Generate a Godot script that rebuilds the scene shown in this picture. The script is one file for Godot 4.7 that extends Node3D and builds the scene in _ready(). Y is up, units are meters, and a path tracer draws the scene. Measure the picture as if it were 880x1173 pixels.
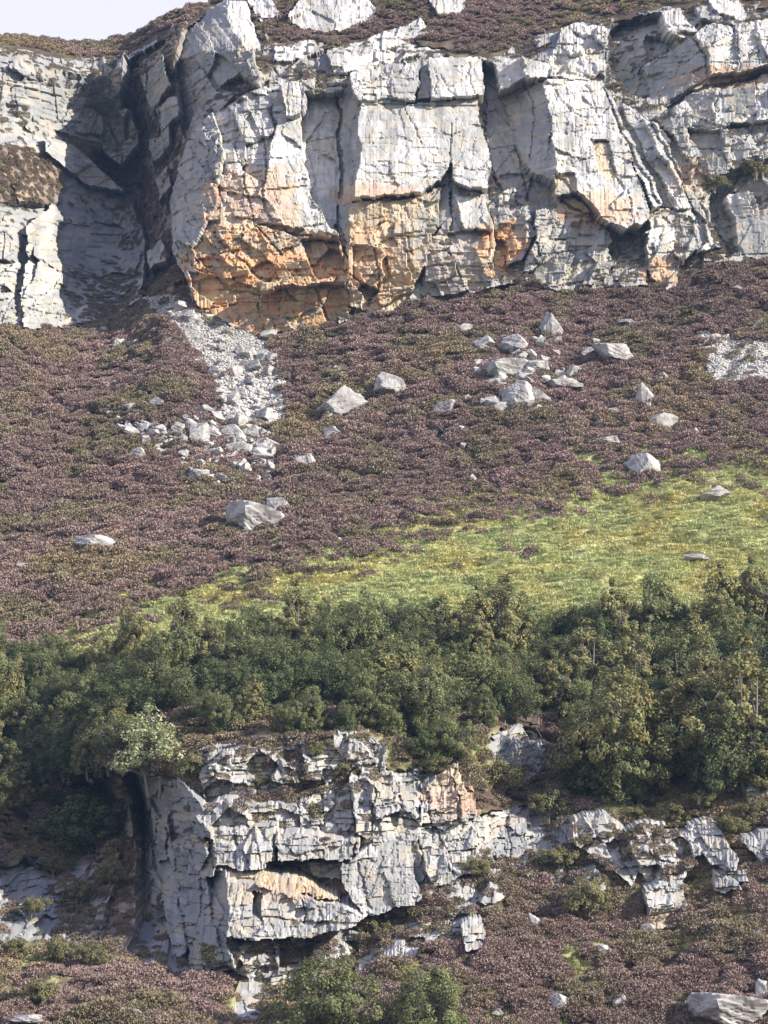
extends Node3D

# ------------------------------------------------------------------ survey frame
# The hillside was measured from one viewpoint: a bearing (bx, by) and a horizontal distance give a point in the valley.
const PITCH := 15.0
const EYE := Vector3(0, 2.2, 0)
const FOCAL := 3000.0
const X0 := -260
const X1 := 1140

var cosp := cos(deg_to_rad(PITCH))
var sinp := sin(deg_to_rad(PITCH))
var outward := Vector3(0, -sin(deg_to_rad(PITCH)), cos(deg_to_rad(PITCH)))   # the way the crags face
var rng := RandomNumberGenerator.new()
var n_a := FastNoiseLite.new()
var n_b := FastNoiseLite.new()
var n_c := FastNoiseLite.new()
var rnd := PackedFloat32Array()
var taken := {}

# hillside profile: distance of each break of slope, and its course across the hill
var prof_d := PackedFloat32Array([70, 116, 140, 149, 156, 182, 214, 246, 263, 287])
var prof := [
	[[-260, 1520], [1140, 1520]],
	[[-260, 1460], [1140, 1460]],
	[[-260, 1180], [0, 1176], [440, 1176], [1140, 1176]],
	[[-260, 1085], [0, 1095], [130, 1100], [200, 1118], [270, 1118], [340, 1122], [420, 1085], [470, 1060], [560, 1040], [640, 1052], [700, 1062], [780, 1052], [850, 1012], [880, 1002], [1140, 990]],
	[[-260, 930], [0, 955], [60, 900], [120, 880], [250, 850], [400, 832], [500, 872], [560, 850], [620, 850], [660, 925], [780, 925], [880, 885], [1140, 870]],
	[[-260, 765], [0, 772], [200, 742], [400, 712], [600, 716], [760, 712], [880, 698], [1140, 690]],
	[[-260, 590], [200, 585], [440, 565], [880, 540], [1140, 530]],
	[[-260, 360], [0, 374], [60, 370], [130, 350], [190, 332], [240, 366], [300, 384], [360, 379], [420, 363], [470, 346], [530, 339], [600, 326], [660, 336], [720, 324], [770, 326], [820, 304], [880, 300], [1140, 290]],
	[[-260, 80], [0, 62], [200, 50], [300, 66], [400, 76], [600, 76], [700, 44], [800, 22], [880, 14], [1140, 0]],
	[[-260, 50], [0, 35], [60, 30], [120, 23], [160, 19], [200, 10], [235, 2], [265, -6], [320, -20], [500, -60], [900, -95], [1140, -110]],
]
var cols := []          # per column of 4 bearings: by of each profile line
# hollows (+) and swells (-) of the hillside: bx, by, rx, ry, metres
var hollows := [[55, 975, 100, 105, 18.0], [108, 190, 78, 170, 30.0], [60, 90, 120, 60, 3.0], [610, 872, 46, 110, 8.0], [700, 70, 60, 70, 2.0], [840, 250, 40, 60, 2.0], [130, 1160, 190, 45, -2.5], [640, 700, 60, 40, 1.0], [760, 740, 60, 40, -1.5]]

func lerp_table(t: Array, x: float) -> float:
	if x <= t[0][0]: return t[0][1]
	for i in range(1, t.size()):
		if x <= t[i][0]:
			var k: float = (x - t[i - 1][0]) / float(t[i][0] - t[i - 1][0])
			return lerpf(t[i - 1][1], t[i][1], k)
	return t[-1][1]

func survey(bx: float, by: float, d: float) -> Vector3:
	var a := (bx - 440.0) / FOCAL
	var b := (586.5 - by) / FOCAL
	var fwd := cosp - b * sinp
	return EYE + Vector3(a / fwd, (b * cosp + sinp) / fwd, -1.0) * d

func column(bx: float) -> PackedFloat32Array:
	return cols[clampi(int((bx - X0) / 4.0), 0, cols.size() - 1)]

func hollow(bx: float, by: float) -> float:
	var s := 0.0
	for h in hollows:
		var ex: float = (bx - h[0]) / h[2]
		var ey: float = (by - h[1]) / h[3]
		var q := ex * ex + ey * ey
		if q < 5.0: s += h[4] * exp(-q)
	return s

func base_d(bx: float, by: float) -> float:
	var c := column(bx)
	if by >= c[0]: return prof_d[0]
	for i in range(1, c.size()):
		if by >= c[i]:
			return lerpf(prof_d[i - 1], prof_d[i], (c[i - 1] - by) / (c[i - 1] - c[i]))
	return prof_d[-1] + (c[-1] - by) * 0.4

func by_at(bx: float, d: float) -> float:
	var c := column(bx)
	for i in range(1, c.size()):
		if d <= prof_d[i]:
			return lerpf(c[i - 1], c[i], (d - prof_d[i - 1]) / (prof_d[i] - prof_d[i - 1]))
	return c[-1]

func slope_point(bx: float, by: float) -> Vector3:
	var p := survey(bx, by, base_d(bx, by))
	return p - outward * hollow(bx, by)

func bumps(p: Vector3) -> float:
	return n_a.get_noise_2d(p.x * 2.2, p.z * 2.2) * 0.9 + n_b.get_noise_2d(p.x * 4.0, p.z * 7.0 + p.y) * 0.55 + n_c.get_noise_2d(p.x * 7.0, p.z * 8.0) * 0.42

func ground_point(bx: float, by: float) -> Vector3:
	var p := slope_point(bx, by)
	var k := 1.0 - 0.85 * smoothstep(-244.0, -249.0, p.z) - 0.7 * smoothstep(-146.0, -149.0, p.z) * smoothstep(-162.0, -157.0, p.z)
	return p + Vector3(0, bumps(p) * k, 0)

# ------------------------------------------------------------------ names and metas
func numbered(called: String) -> String:
	if not taken.has(called):
		taken[called] = 0
		return called
	taken[called] += 1
	return "%s_%03d" % [called, taken[called]]

func put(o: Node3D, called: String, parent: Node = self) -> Node3D:
	if parent == self: o.name = numbered(called)
	else: o.name = called
	parent.add_child(o, true)
	return o

func meta(o: Node, kind := "", label := "", category := "", group := "") -> void:
	if kind: o.set_meta("kind", kind)
	if label: o.set_meta("label", label)
	if category: o.set_meta("category", category)
	if group: o.set_meta("group", group)

func mesh_node(m: Mesh, mat: Material) -> MeshInstance3D:
	var o := MeshInstance3D.new()
	o.mesh = m
	o.material_override = mat
	o.cast_shadow = GeometryInstance3D.SHADOW_CASTING_SETTING_ON
	return o

func matte(rough := 0.95) -> StandardMaterial3D:
	var m := StandardMaterial3D.new()
	m.vertex_color_use_as_albedo = true
	m.roughness = rough
	m.metallic_specular = 0.25
	return m

func array_mesh(v: PackedVector3Array, nrm: PackedVector3Array, c: PackedColorArray, ix: PackedInt32Array) -> ArrayMesh:
	var a := []
	a.resize(Mesh.ARRAY_MAX)
	a[Mesh.ARRAY_VERTEX] = v
	a[Mesh.ARRAY_NORMAL] = nrm
	a[Mesh.ARRAY_COLOR] = c
	if ix.size(): a[Mesh.ARRAY_INDEX] = ix
	var m := ArrayMesh.new()
	m.add_surface_from_arrays(Mesh.PRIMITIVE_TRIANGLES, a)
	return m

# ------------------------------------------------------------------ fractured rock
var v_id := 0
var v_cx := 0.0
var v_cy := 0.0
var v_edge := 0.0

func hash2(ix: int, iy: int, s: int) -> int:
	var h := ix * 374761393 + iy * 668265263 + s * 974634777
	h = (h ^ (h >> 13)) * 1274126177
	return (h ^ (h >> 16)) & 65535

func cells(x: float, y: float, s: int) -> void:
	var ix := floori(x)
	var iy := floori(y)
	var f1 := 99.0
	var f2 := 99.0
	for j in range(iy - 1, iy + 2):
		for i in range(ix - 1, ix + 2):
			var h := hash2(i, j, s)
			var cx := i + 0.08 + rnd[h] * 0.84
			var cy := j + 0.08 + rnd[(h + 7919) & 65535] * 0.84
			var d := absf(cx - x) * 0.55 + absf(cy - y) * 0.55 + 0.6 * sqrt((cx - x) * (cx - x) + (cy - y) * (cy - y))
			if d < f1:
				f2 = f1
				f1 = d
				v_id = h
				v_cx = cx
				v_cy = cy
			elif d < f2:
				f2 = d
	v_edge = f2 - f1

class Crag:
	var pts: PackedVector2Array
	var w := 0.0
	var gx := 0.0
	var gy := 0.0
	var cx := 0.0
	var cy := 0.0
	var rough := 1.0
	var lean := 0.0
	var tall := 1.0
	var tone := 0
	var heath := 0.0

# pts, w metres out, gx and gy: metres per 100 of bearing, rough, lean, tall (cell height / width), tone, heath
func crag(pts: Array, w: float, gx := 0.0, gy := 0.0, rough := 1.0, lean := 0.0, tall := 0.8, tone := 0, heath := 0.0) -> Crag:
	var c := Crag.new()
	for i in range(0, pts.size(), 2):
		c.pts.append(Vector2(pts[i], pts[i + 1]))
		c.cx += pts[i]
		c.cy += pts[i + 1]
	c.cx /= c.pts.size()
	c.cy /= c.pts.size()
	c.w = w; c.gx = gx / 100.0; c.gy = gy / 100.0; c.rough = rough; c.lean = lean; c.tall = tall; c.tone = tone; c.heath = heath
	return c

func fill(grid: PackedByteArray, gx0: int, gy0: int, gw: int, gh: int, pts: PackedVector2Array, value: int) -> void:
	for j in gh:
		var y := gy0 + j + 0.5
		var xs := []
		for i in pts.size():
			var a := pts[i]
			var b := pts[(i + 1) % pts.size()]
			if (a.y <= y) != (b.y <= y):
				xs.append(a.x + (y - a.y) / (b.y - a.y) * (b.x - a.x))
		xs.sort()
		for k in range(0, xs.size() - 1, 2):
			for i in range(maxi(0, int(xs[k]) - gx0), mini(gw, int(xs[k + 1]) - gx0 + 1)):
				grid[j * gw + i] = value

var rock_areas := []     # [grid, gx0, gy0, gw, gh] of each cliff, so that the soil dips behind it
var ledge_spots := []    # [point, normal, heath] where heather can root on rock

func rock_at(bx: float, by: float) -> bool:
	for r in rock_areas:
		var i := int(bx) - int(r[1])
		var j := int(by) - int(r[2])
		if i >= 0 and j >= 0 and i < r[3] and j < r[4] and r[0][j * r[3] + i] > 0: return true
	return false

const TONES := [
	[0.44, 0.44, 0.43],   # pale quartzite
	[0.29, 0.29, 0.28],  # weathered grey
	[0.40, 0.32, 0.235],   # rusty
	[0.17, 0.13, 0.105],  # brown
	[0.34, 0.342, 0.335],   # lower cliff grey
	[0.25, 0.26, 0.27],   # dark grey, shade painted into crags that lie in shadow
	[0.44, 0.38, 0.28],   # cream ochre
]

func cliff(called: String, crags: Array, cracks: Array, gx0: int, gy0: int, gx1: int, gy1: int, step: float, per_m: float, block: float, seed_: int, stains: Array, foot_line: int, footing: float, label: String) -> void:
	var gw := gx1 - gx0
	var gh := gy1 - gy0
	var grid := PackedByteArray()
	grid.resize(gw * gh)
	for k in crags.size():
		fill(grid, gx0, gy0, gw, gh, crags[k].pts, 0 if crags[k].w < -90 else k + 1)
	# open cracks: runs of points, width, depth
	var cuts := PackedByteArray()
	cuts.resize(gw * gh)
	for k in cracks:
		var run: Array = k[0]
		for i in range(0, run.size() - 2, 2):
			var a := Vector2(run[i], run[i + 1])
			var b := Vector2(run[i + 2], run[i + 3])
			var steps := int(a.distance_to(b)) + 1
			for z in steps:
				var p := a.lerp(b, z / float(steps)) - Vector2(gx0, gy0)
				p += Vector2(n_b.get_noise_2d(p.x * 0.6, p.y * 0.6), n_b.get_noise_2d(p.x * 0.6, p.y * 0.6 + 99.0)) * 2.5
				var half: float = k[1] * 0.33 * (0.6 + 0.8 * absf(n_c.get_noise_2d(p.x * 2.0, p.y * 2.0)))
				for y in range(int(p.y - half), int(p.y + half) + 1):
					for x in range(int(p.x - half), int(p.x + half) + 1):
						if x >= 0 and y >= 0 and x < gw and y < gh: cuts[y * gw + x] = int(k[2] * 20.0)
	rock_areas.append([grid, gx0, gy0, gw, gh])
	var nx := int(gw / step) + 1
	var ny := int(gh / step) + 1
	var pos := PackedVector3Array(); pos.resize(nx * ny)
	var col := PackedColorArray(); col.resize(nx * ny)
	var own := PackedInt32Array(); own.resize(nx * ny)      # 0: no rock
	var wid := PackedFloat32Array(); wid.resize(nx * ny)
	var keys := {}
	for j in ny:
		for i in nx:
			var q := j * nx + i
			var bx := gx0 + i * step
			var by := gy0 + j * step
			var wx := bx + n_c.get_noise_2d(bx * 0.35, by * 0.35 + 500.0) * 4.0 + n_b.get_noise_2d(bx * 1.6, by * 1.6) * 1.0
			var wy := by + n_c.get_noise_2d(bx * 0.35 + 900.0, by * 0.35) * 4.0 + n_b.get_noise_2d(bx * 1.6 + 300.0, by * 1.6) * 1.0
			var gi := clampi(int(wx) - gx0, 0, gw - 1)
			var gj := clampi(int(wy) - gy0, 0, gh - 1)
			var id: int = grid[gj * gw + gi]
			var rim := false
			if id == 0:
				# a skirt round every crag runs a little way into the soil
				for o in [[-5, 0], [5, 0], [0, -5], [0, 5]]:
					var k2: int = grid[clampi(gj + o[1], 0, gh - 1) * gw + clampi(gi + o[0], 0, gw - 1)]
					if k2 > 0:
						id = k2
						rim = true
						break
			if id == 0: continue
			var c: Crag = crags[id - 1]
			var u := bx / per_m
			var v := by / per_m
			var rough: float = c.rough
			var w: float = c.w + (bx - c.cx) * c.gx + (by - c.cy) * c.gy
			# every crag stands on the slope at its foot
			var foot_y := column(bx)[foot_line]
			if c.cy < foot_y - 12.0: w = lerpf(0.3, w, smoothstep(-2.0, footing, foot_y - by))
			w -= cuts[gj * gw + gi] * 0.02
			# joints: large blocks, then small ones, then grain
			var sx := (u + v * c.lean) / block + n_a.get_noise_2d(u * 6.0, v * 6.0) * 0.35
			var sy := v / (block * c.tall) + n_a.get_noise_2d(u * 6.0 + 77.0, v * 6.0) * 0.35 + u * 0.03
			cells(sx, sy, seed_ + id * 0)
			var key := v_id
			var dx := (sx - v_cx) * block
			var dy := (sy - v_cy) * block * c.tall
			var h1 := rnd[(v_id * 3 + 11) & 65535] - 0.5
			var t1 := rnd[(v_id * 5 + 23) & 65535] - 0.5
			var t2 := rnd[(v_id * 7 + 31) & 65535] - 0.5
			var amp := 0.35 + 0.65 * rough
			w += (h1 * 1.35 + t1 * dx * 0.6 + t2 * dy * 0.6) * rough
			var gate := smoothstep(-0.1, 0.2, n_a.get_noise_2d(u * 4.0 + 300.0, v * 4.0))
			if v_edge < 0.035: w -= 0.3 * (1.0 - v_edge / 0.035) * amp * gate
			var tonev := rnd[(v_id * 9 + 3) & 65535]
			# three sets of joints inside each block: straight partings between tilted facets
			var turn := (rnd[(key * 13 + 1) & 65535] - 0.5) * 0.7
			var ja := (v + u * (0.07 + turn * 0.5)) / (block * 0.30 * (0.7 + 0.6 * rnd[(key * 17 + 2) & 65535]))
			var jb := (u + v * (c.lean + turn)) / (block * 0.42 * (0.7 + 0.6 * rnd[(key * 19 + 4) & 65535]))
			var jc := (u * 0.7 + v * (0.75 + turn)) / (block * 0.55)
			var fa := ja - floori(ja)
			var fb := jb - floori(jb)
			var fc := jc - floori(jc)
			var ha := hash2(floori(ja), key, 3)
			var hb := hash2(floori(jb), key, 5)
			var hc := hash2(floori(jc), key, 7)
			w += ((rnd[ha] - 0.5) * 0.32 + (fa - 0.5) * (rnd[ha ^ 255] - 0.35) * 0.34) * rough
			w += ((rnd[hb] - 0.5) * 0.46 + (fb - 0.5) * (rnd[hb ^ 255] - 0.6) * 0.5) * rough
			w += ((rnd[hc] - 0.5) * 0.30 + (fc - 0.5) * (rnd[hc ^ 255] - 0.5) * 0.6) * rough
			if fa < 0.11 and rnd[ha ^ 777] > 0.55: w -= 0.10 * amp
			if fb < 0.08 and rnd[hb ^ 777] > 0.6: w -= 0.12 * amp
			# thin beds and short joints
			var ma := ja * 2.9 + rnd[hb ^ 31] * 7.0
			var mb := jb * 2.7 + rnd[ha ^ 31] * 7.0
			w += ((rnd[hash2(floori(ma), key, 8)] - 0.5) * 0.24 + (rnd[hash2(floori(mb), ha, 9)] - 0.5) * 0.26) * (0.25 + 0.75 * rough)
			tonev = tonev * 0.4 + rnd[ha ^ 99] * 0.2 + rnd[hb ^ 99] * 0.2 + rnd[hash2(floori(ma), floori(mb), 12)] * 0.2
			# bedding partings that run through
			var bed := v * 0.62 + u * 0.05 + n_a.get_noise_2d(u * 2.0, v * 1.0) * 1.2
			var bi := floori(bed)
			w += (rnd[(bi * 131 + int(c.cx)) & 65535] - 0.5) * 0.25
			var fr := bed - bi
			if fr < 0.08 and rnd[(bi * 77 + 5) & 65535] > 0.5: w -= 0.14
			var fine := n_b.get_noise_2d(u * 22.0, v * 22.0)
			w += fine * 0.045 * amp + n_c.get_noise_2d(u * 45.0, v * 45.0) * 0.02
			if rim: w = minf(w, -0.8)
			var d := base_d(bx, by)
			pos[q] = survey(bx, by, d) - outward * (hollow(bx, by) - w)
			wid[q] = w
			own[q] = id * 65536 + key
			# colour of the stone
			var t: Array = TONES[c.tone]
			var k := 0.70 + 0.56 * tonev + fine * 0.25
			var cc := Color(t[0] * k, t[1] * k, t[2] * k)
			var lich := n_a.get_noise_2d(u * 9.0 + 50.0, v * 5.0) + 0.6 * n_b.get_noise_2d(u * 15.0, v * 8.0 + 40.0)
			if lich > 0.05: cc = cc.lerp(Color(0.24, 0.25, 0.245), minf(0.7, (lich - 0.05) * 2.0))
			var seep := n_b.get_noise_2d(u * 16.0 + 800.0, v * 1.6) + 0.4 * n_a.get_noise_2d(u * 6.0, v * 6.0 + 31.0)
			if seep > 0.22: cc = cc.lerp(Color(0.19, 0.195, 0.19), minf(0.6, (seep - 0.22) * 2.5))
			var warm := n_b.get_noise_2d(u * 7.0 + 200.0, v * 12.0)
			if warm > 0.05: cc = cc.lerp(Color(0.40, 0.34, 0.25), minf(0.4, (warm - 0.05) * 1.6))
			for s in stains:
				var ex: float = (bx - s[0]) / s[2]
				var ey: float = (by - s[1]) / s[3]
				var e := 1.0 - ex * ex - ey * ey
				if e > -0.5:
					var g := e + n_b.get_noise_2d(u * 8.0, v * 14.0 + 9.0) * 1.1 + fine * 0.4
					if g > 0.0: cc = cc.lerp(Color(0.46, 0.245, 0.11).lerp(Color(0.47, 0.35, 0.20), clampf(0.5 + warm * 2.0 - tonev * 0.3, 0, 1)), minf(s[4], g * 1.3))
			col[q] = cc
			keys[own[q]] = keys.get(own[q], 0) + 1
	# normals over the whole face
	var nrm := PackedVector3Array(); nrm.resize(nx * ny)
	for j in range(1, ny - 1):
		for i in range(1, nx - 1):
			var q := j * nx + i
			if own[q] == 0: continue
			var a := pos[q + 1] if own[q + 1] else pos[q]
			var b := pos[q - 1] if own[q - 1] else pos[q]
			var e := pos[q - nx] if own[q - nx] else pos[q]
			var f := pos[q + nx] if own[q + nx] else pos[q]
			nrm[q] = (a - b).cross(e - f).normalized()
			if crags[(own[q] >> 16) - 1].heath > 0.0 or nrm[q].y > 0.8:
				var hh: float = crags[(own[q] >> 16) - 1].heath
				ledge_spots.append([pos[q], nrm[q], hh])
	# one part for each block
	var parts := {}
	for j in range(1, ny - 2):
		for i in range(1, nx - 2):
			var q := j * nx + i
			if own[q] == 0 or own[q + 1] == 0 or own[q + nx] == 0 or own[q + nx + 1] == 0: continue
			if not parts.has(own[q]): parts[own[q]] = []
			parts[own[q]].append(q)
	var order := parts.keys()
	order.sort_custom(func(a, b): return parts[a].size() > parts[b].size())
	var root := Node3D.new()
	put(root, called)
	meta(root, "structure", label)
	var mat := matte(0.92)
	var rest := PackedInt32Array()
	for k in order.size():
		if k < 290 and parts[order[k]].size() > 40:
			put(mesh_node(patch(parts[order[k]], pos, nrm, col, nx), mat), "rock_block", root)
		else:
			rest.append_array(PackedInt32Array(parts[order[k]]))
	if rest.size():
		var o := put(mesh_node(patch(Array(rest), pos, nrm, col, nx), mat), "broken_rock", root)
		o.set_meta("kind", "stuff")
	print(called, " blocks ", order.size(), " verts ", nx * ny, " ", Time.get_ticks_msec())

func patch(quads: Array, pos: PackedVector3Array, nrm: PackedVector3Array, col: PackedColorArray, nx: int) -> ArrayMesh:
	# broken stone: every facet keeps its own direction
	var v := PackedVector3Array(); v.resize(quads.size() * 6)
	var n := PackedVector3Array(); n.resize(quads.size() * 6)
	var c := PackedColorArray(); c.resize(quads.size() * 6)
	var z := 0
	for q in quads:
		var a: int = q
		var b: int = q + 1
		var d: int = q + nx
		var e: int = q + nx + 1
		var split := pos[a].distance_squared_to(pos[e]) < pos[b].distance_squared_to(pos[d])
		var e3 := e if split else d
		var s1 := a if split else b
		v[z] = pos[a]; v[z + 1] = pos[b]; v[z + 2] = pos[e3]
		v[z + 3] = pos[s1]; v[z + 4] = pos[e]; v[z + 5] = pos[d]
		c[z] = col[a]; c[z + 1] = col[b]; c[z + 2] = col[e3]
		c[z + 3] = col[s1]; c[z + 4] = col[e]; c[z + 5] = col[d]
		var k1 := (v[z + 2] - v[z]).cross(v[z + 1] - v[z]).normalized()
		var k2 := (v[z + 5] - v[z + 3]).cross(v[z + 4] - v[z + 3]).normalized()
		n[z] = k1; n[z + 1] = k1; n[z + 2] = k1
		n[z + 3] = k2; n[z + 4] = k2; n[z + 5] = k2
		z += 6
	return array_mesh(v, n, c, PackedInt32Array())

# ------------------------------------------------------------------ soil
func build_ground() -> void:
	# bands of the hillside, each sampled evenly over distance
	var rows := PackedFloat32Array()      # position along the profile: line index + share
	var per := [6, 60, 80, 60, 50, 110, 130, 90, 60]
	for i in per.size():
		for k in per[i]: rows.append(i + k / float(per[i]))
	rows.append(per.size())
	var nx := 330
	var ny := rows.size()
	var v := PackedVector3Array(); v.resize(nx * (ny + 2))
	var c := PackedColorArray(); c.resize(nx * (ny + 2))
	var n := PackedVector3Array(); n.resize(nx * (ny + 2))
	for i in nx:
		var bx := X0 + (X1 - X0 - 4) * i / float(nx - 1)
		var cl := column(bx)
		for j in ny:
			var li := mini(int(rows[j]), per.size() - 1)
			var fr := rows[j] - li
			var by := lerpf(cl[li], cl[li + 1], fr)
			var p := ground_point(bx, by)
			if li == 0: p.y = lerpf(-0.4, p.y, smoothstep(0.0, 1.0, fr))
			if rock_at(bx, by) and rock_at(bx - 5, by) and rock_at(bx + 5, by) and rock_at(bx, by - 6) and rock_at(bx, by + 6):
				p -= outward * 14.0
			v[j * nx + i] = p
			var g := grassy(bx, by)
			var dust := 1.0 if inside(tongue, bx, by) or inside(right_scree, bx, by) else 0.0
			var soil := Color(0.085, 0.062, 0.05).lerp(Color(0.36, 0.36, 0.18), g)
			soil = soil.lerp(Color(0.30, 0.29, 0.28), dust)
			c[j * nx + i] = soil * (0.85 + 0.5 * n_b.get_noise_2d(p.x * 8.0, p.z * 8.0))
		# the far side of the ridge falls away
		var top := v[(ny - 1) * nx + i]
		v[ny * nx + i] = top + Vector3(0, -4, -12)
		v[(ny + 1) * nx + i] = top + Vector3(0, -70, -90)
		c[ny * nx + i] = c[(ny - 1) * nx + i]
		c[(ny + 1) * nx + i] = c[(ny - 1) * nx + i]
	ny += 2
	for j in ny:
		for i in nx:
			var q := j * nx + i
			var a := v[q + 1] if i < nx - 1 else v[q]
			var b := v[q - 1] if i > 0 else v[q]
			var e := v[q + nx] if j < ny - 1 else v[q]
			var f := v[q - nx] if j > 0 else v[q]
			n[q] = (a - b).cross(e - f).normalized()
	var ix := PackedInt32Array()
	for j in ny - 1:
		for i in nx - 1:
			var q := j * nx + i
			ix.append_array(PackedInt32Array([q, q + nx, q + 1, q + 1, q + nx, q + nx + 1]))
	meta(put(mesh_node(array_mesh(v, n, c, ix), matte(1.0)), "hillside"), "structure")
	var pm := PlaneMesh.new()
	pm.size = Vector2(3000, 3000)
	var gm := StandardMaterial3D.new()
	gm.albedo_color = Color(0.085, 0.09, 0.045).linear_to_srgb()
	gm.roughness = 1.0
	var g := mesh_node(pm, gm)
	g.position = Vector3(0, -0.6, 0)
	meta(put(g, "ground"), "structure")

# 0 heather .. 1 grass
func grassy(bx: float, by: float) -> float:
	var edge := lerp_table([[-260, 780], [0, 760], [90, 702], [180, 664], [330, 628], [430, 602], [500, 584], [560, 562], [640, 548], [700, 530], [880, 512], [1140, 505]], bx)
	var s := (by - edge + 4.0) / 34.0 + n_b.get_noise_2d(bx * 1.1, by * 2.6) * 2.0 + n_a.get_noise_2d(bx * 0.8, by * 2.0) * 1.0
	if by > 800: s = -0.9 + n_a.get_noise_2d(bx * 0.6, by * 0.8) * 3.0 + n_b.get_noise_2d(bx * 0.8, by * 1.2) * 1.6
	return clampf(maxf(s * 0.5 + 0.5, 0.02 + 0.4 * n_b.get_noise_2d(bx * 0.7 + 60.0, by * 1.8)), 0, 1)


# ------------------------------------------------------------------ heather, grass, stones
func flat_mesh(tris: PackedVector3Array, tint: PackedColorArray) -> ArrayMesh:
	var n := PackedVector3Array(); n.resize(tris.size())
	for i in range(0, tris.size(), 3):
		var k := (tris[i + 2] - tris[i]).cross(tris[i + 1] - tris[i]).normalized()
		n[i] = k; n[i + 1] = k; n[i + 2] = k
	return array_mesh(tris, n, tint, PackedInt32Array())

func ball(r: RandomNumberGenerator) -> Vector3:
	while true:
		var p := Vector3(r.randf_range(-1, 1), r.randf_range(-1, 1), r.randf_range(-1, 1))
		if p.length_squared() < 1.0 and p.length_squared() > 0.0001: return p
	return Vector3.ZERO

func heather_mesh(seed_: int, count: int, bloom: float) -> ArrayMesh:
	var r := RandomNumberGenerator.new()
	r.seed = seed_
	var t := PackedVector3Array()
	var c := PackedColorArray()
	for i in count:
		var d := ball(r).normalized()
		d.y = absf(d.y)
		var p := Vector3(d.x * 0.46, d.y * 0.30 - 0.02, d.z * 0.46) * r.randf_range(0.75, 1.08)
		var up := (d * 0.6 + ball(r)).normalized()
		var side := up.cross(ball(r)).normalized() * r.randf_range(0.028, 0.05)
		var tip := p + up * r.randf_range(0.07, 0.125)
		t.append_array(PackedVector3Array([p - side, tip, p + side]))
		var k := Color(0.215, 0.17, 0.13)
		var z := r.randf()
		if z < bloom: k = Color(0.305, 0.215, 0.215)
		elif z < bloom + 0.3: k = Color(0.26, 0.195, 0.158)
		k *= r.randf_range(0.9, 1.12)
		for q in 3: c.append(k)
	return flat_mesh(t, c)

func grass_mesh(seed_: int) -> ArrayMesh:
	var r := RandomNumberGenerator.new()
	r.seed = seed_
	var t := PackedVector3Array()
	var c := PackedColorArray()
	for i in 44:
		var a := r.randf() * TAU
		var p := Vector3(cos(a), 0, sin(a)) * r.randf_range(0.0, 0.42)
		p.y = -0.06
		var tip := p + Vector3(cos(a) * r.randf_range(0.0, 0.22), r.randf_range(0.08, 0.2), sin(a) * r.randf_range(0.0, 0.22))
		var side := Vector3(-sin(a), 0, cos(a)).rotated(Vector3.UP, r.randf_range(-1, 1)) * 0.045
		t.append_array(PackedVector3Array([p - side, tip, p + side]))
		var k := Color(0.47, 0.50, 0.27).lerp(Color(0.58, 0.53, 0.32), r.randf() * r.randf())
		for q in 3: c.append(k * r.randf_range(0.8, 1.2))
	return flat_mesh(t, c)

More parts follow.
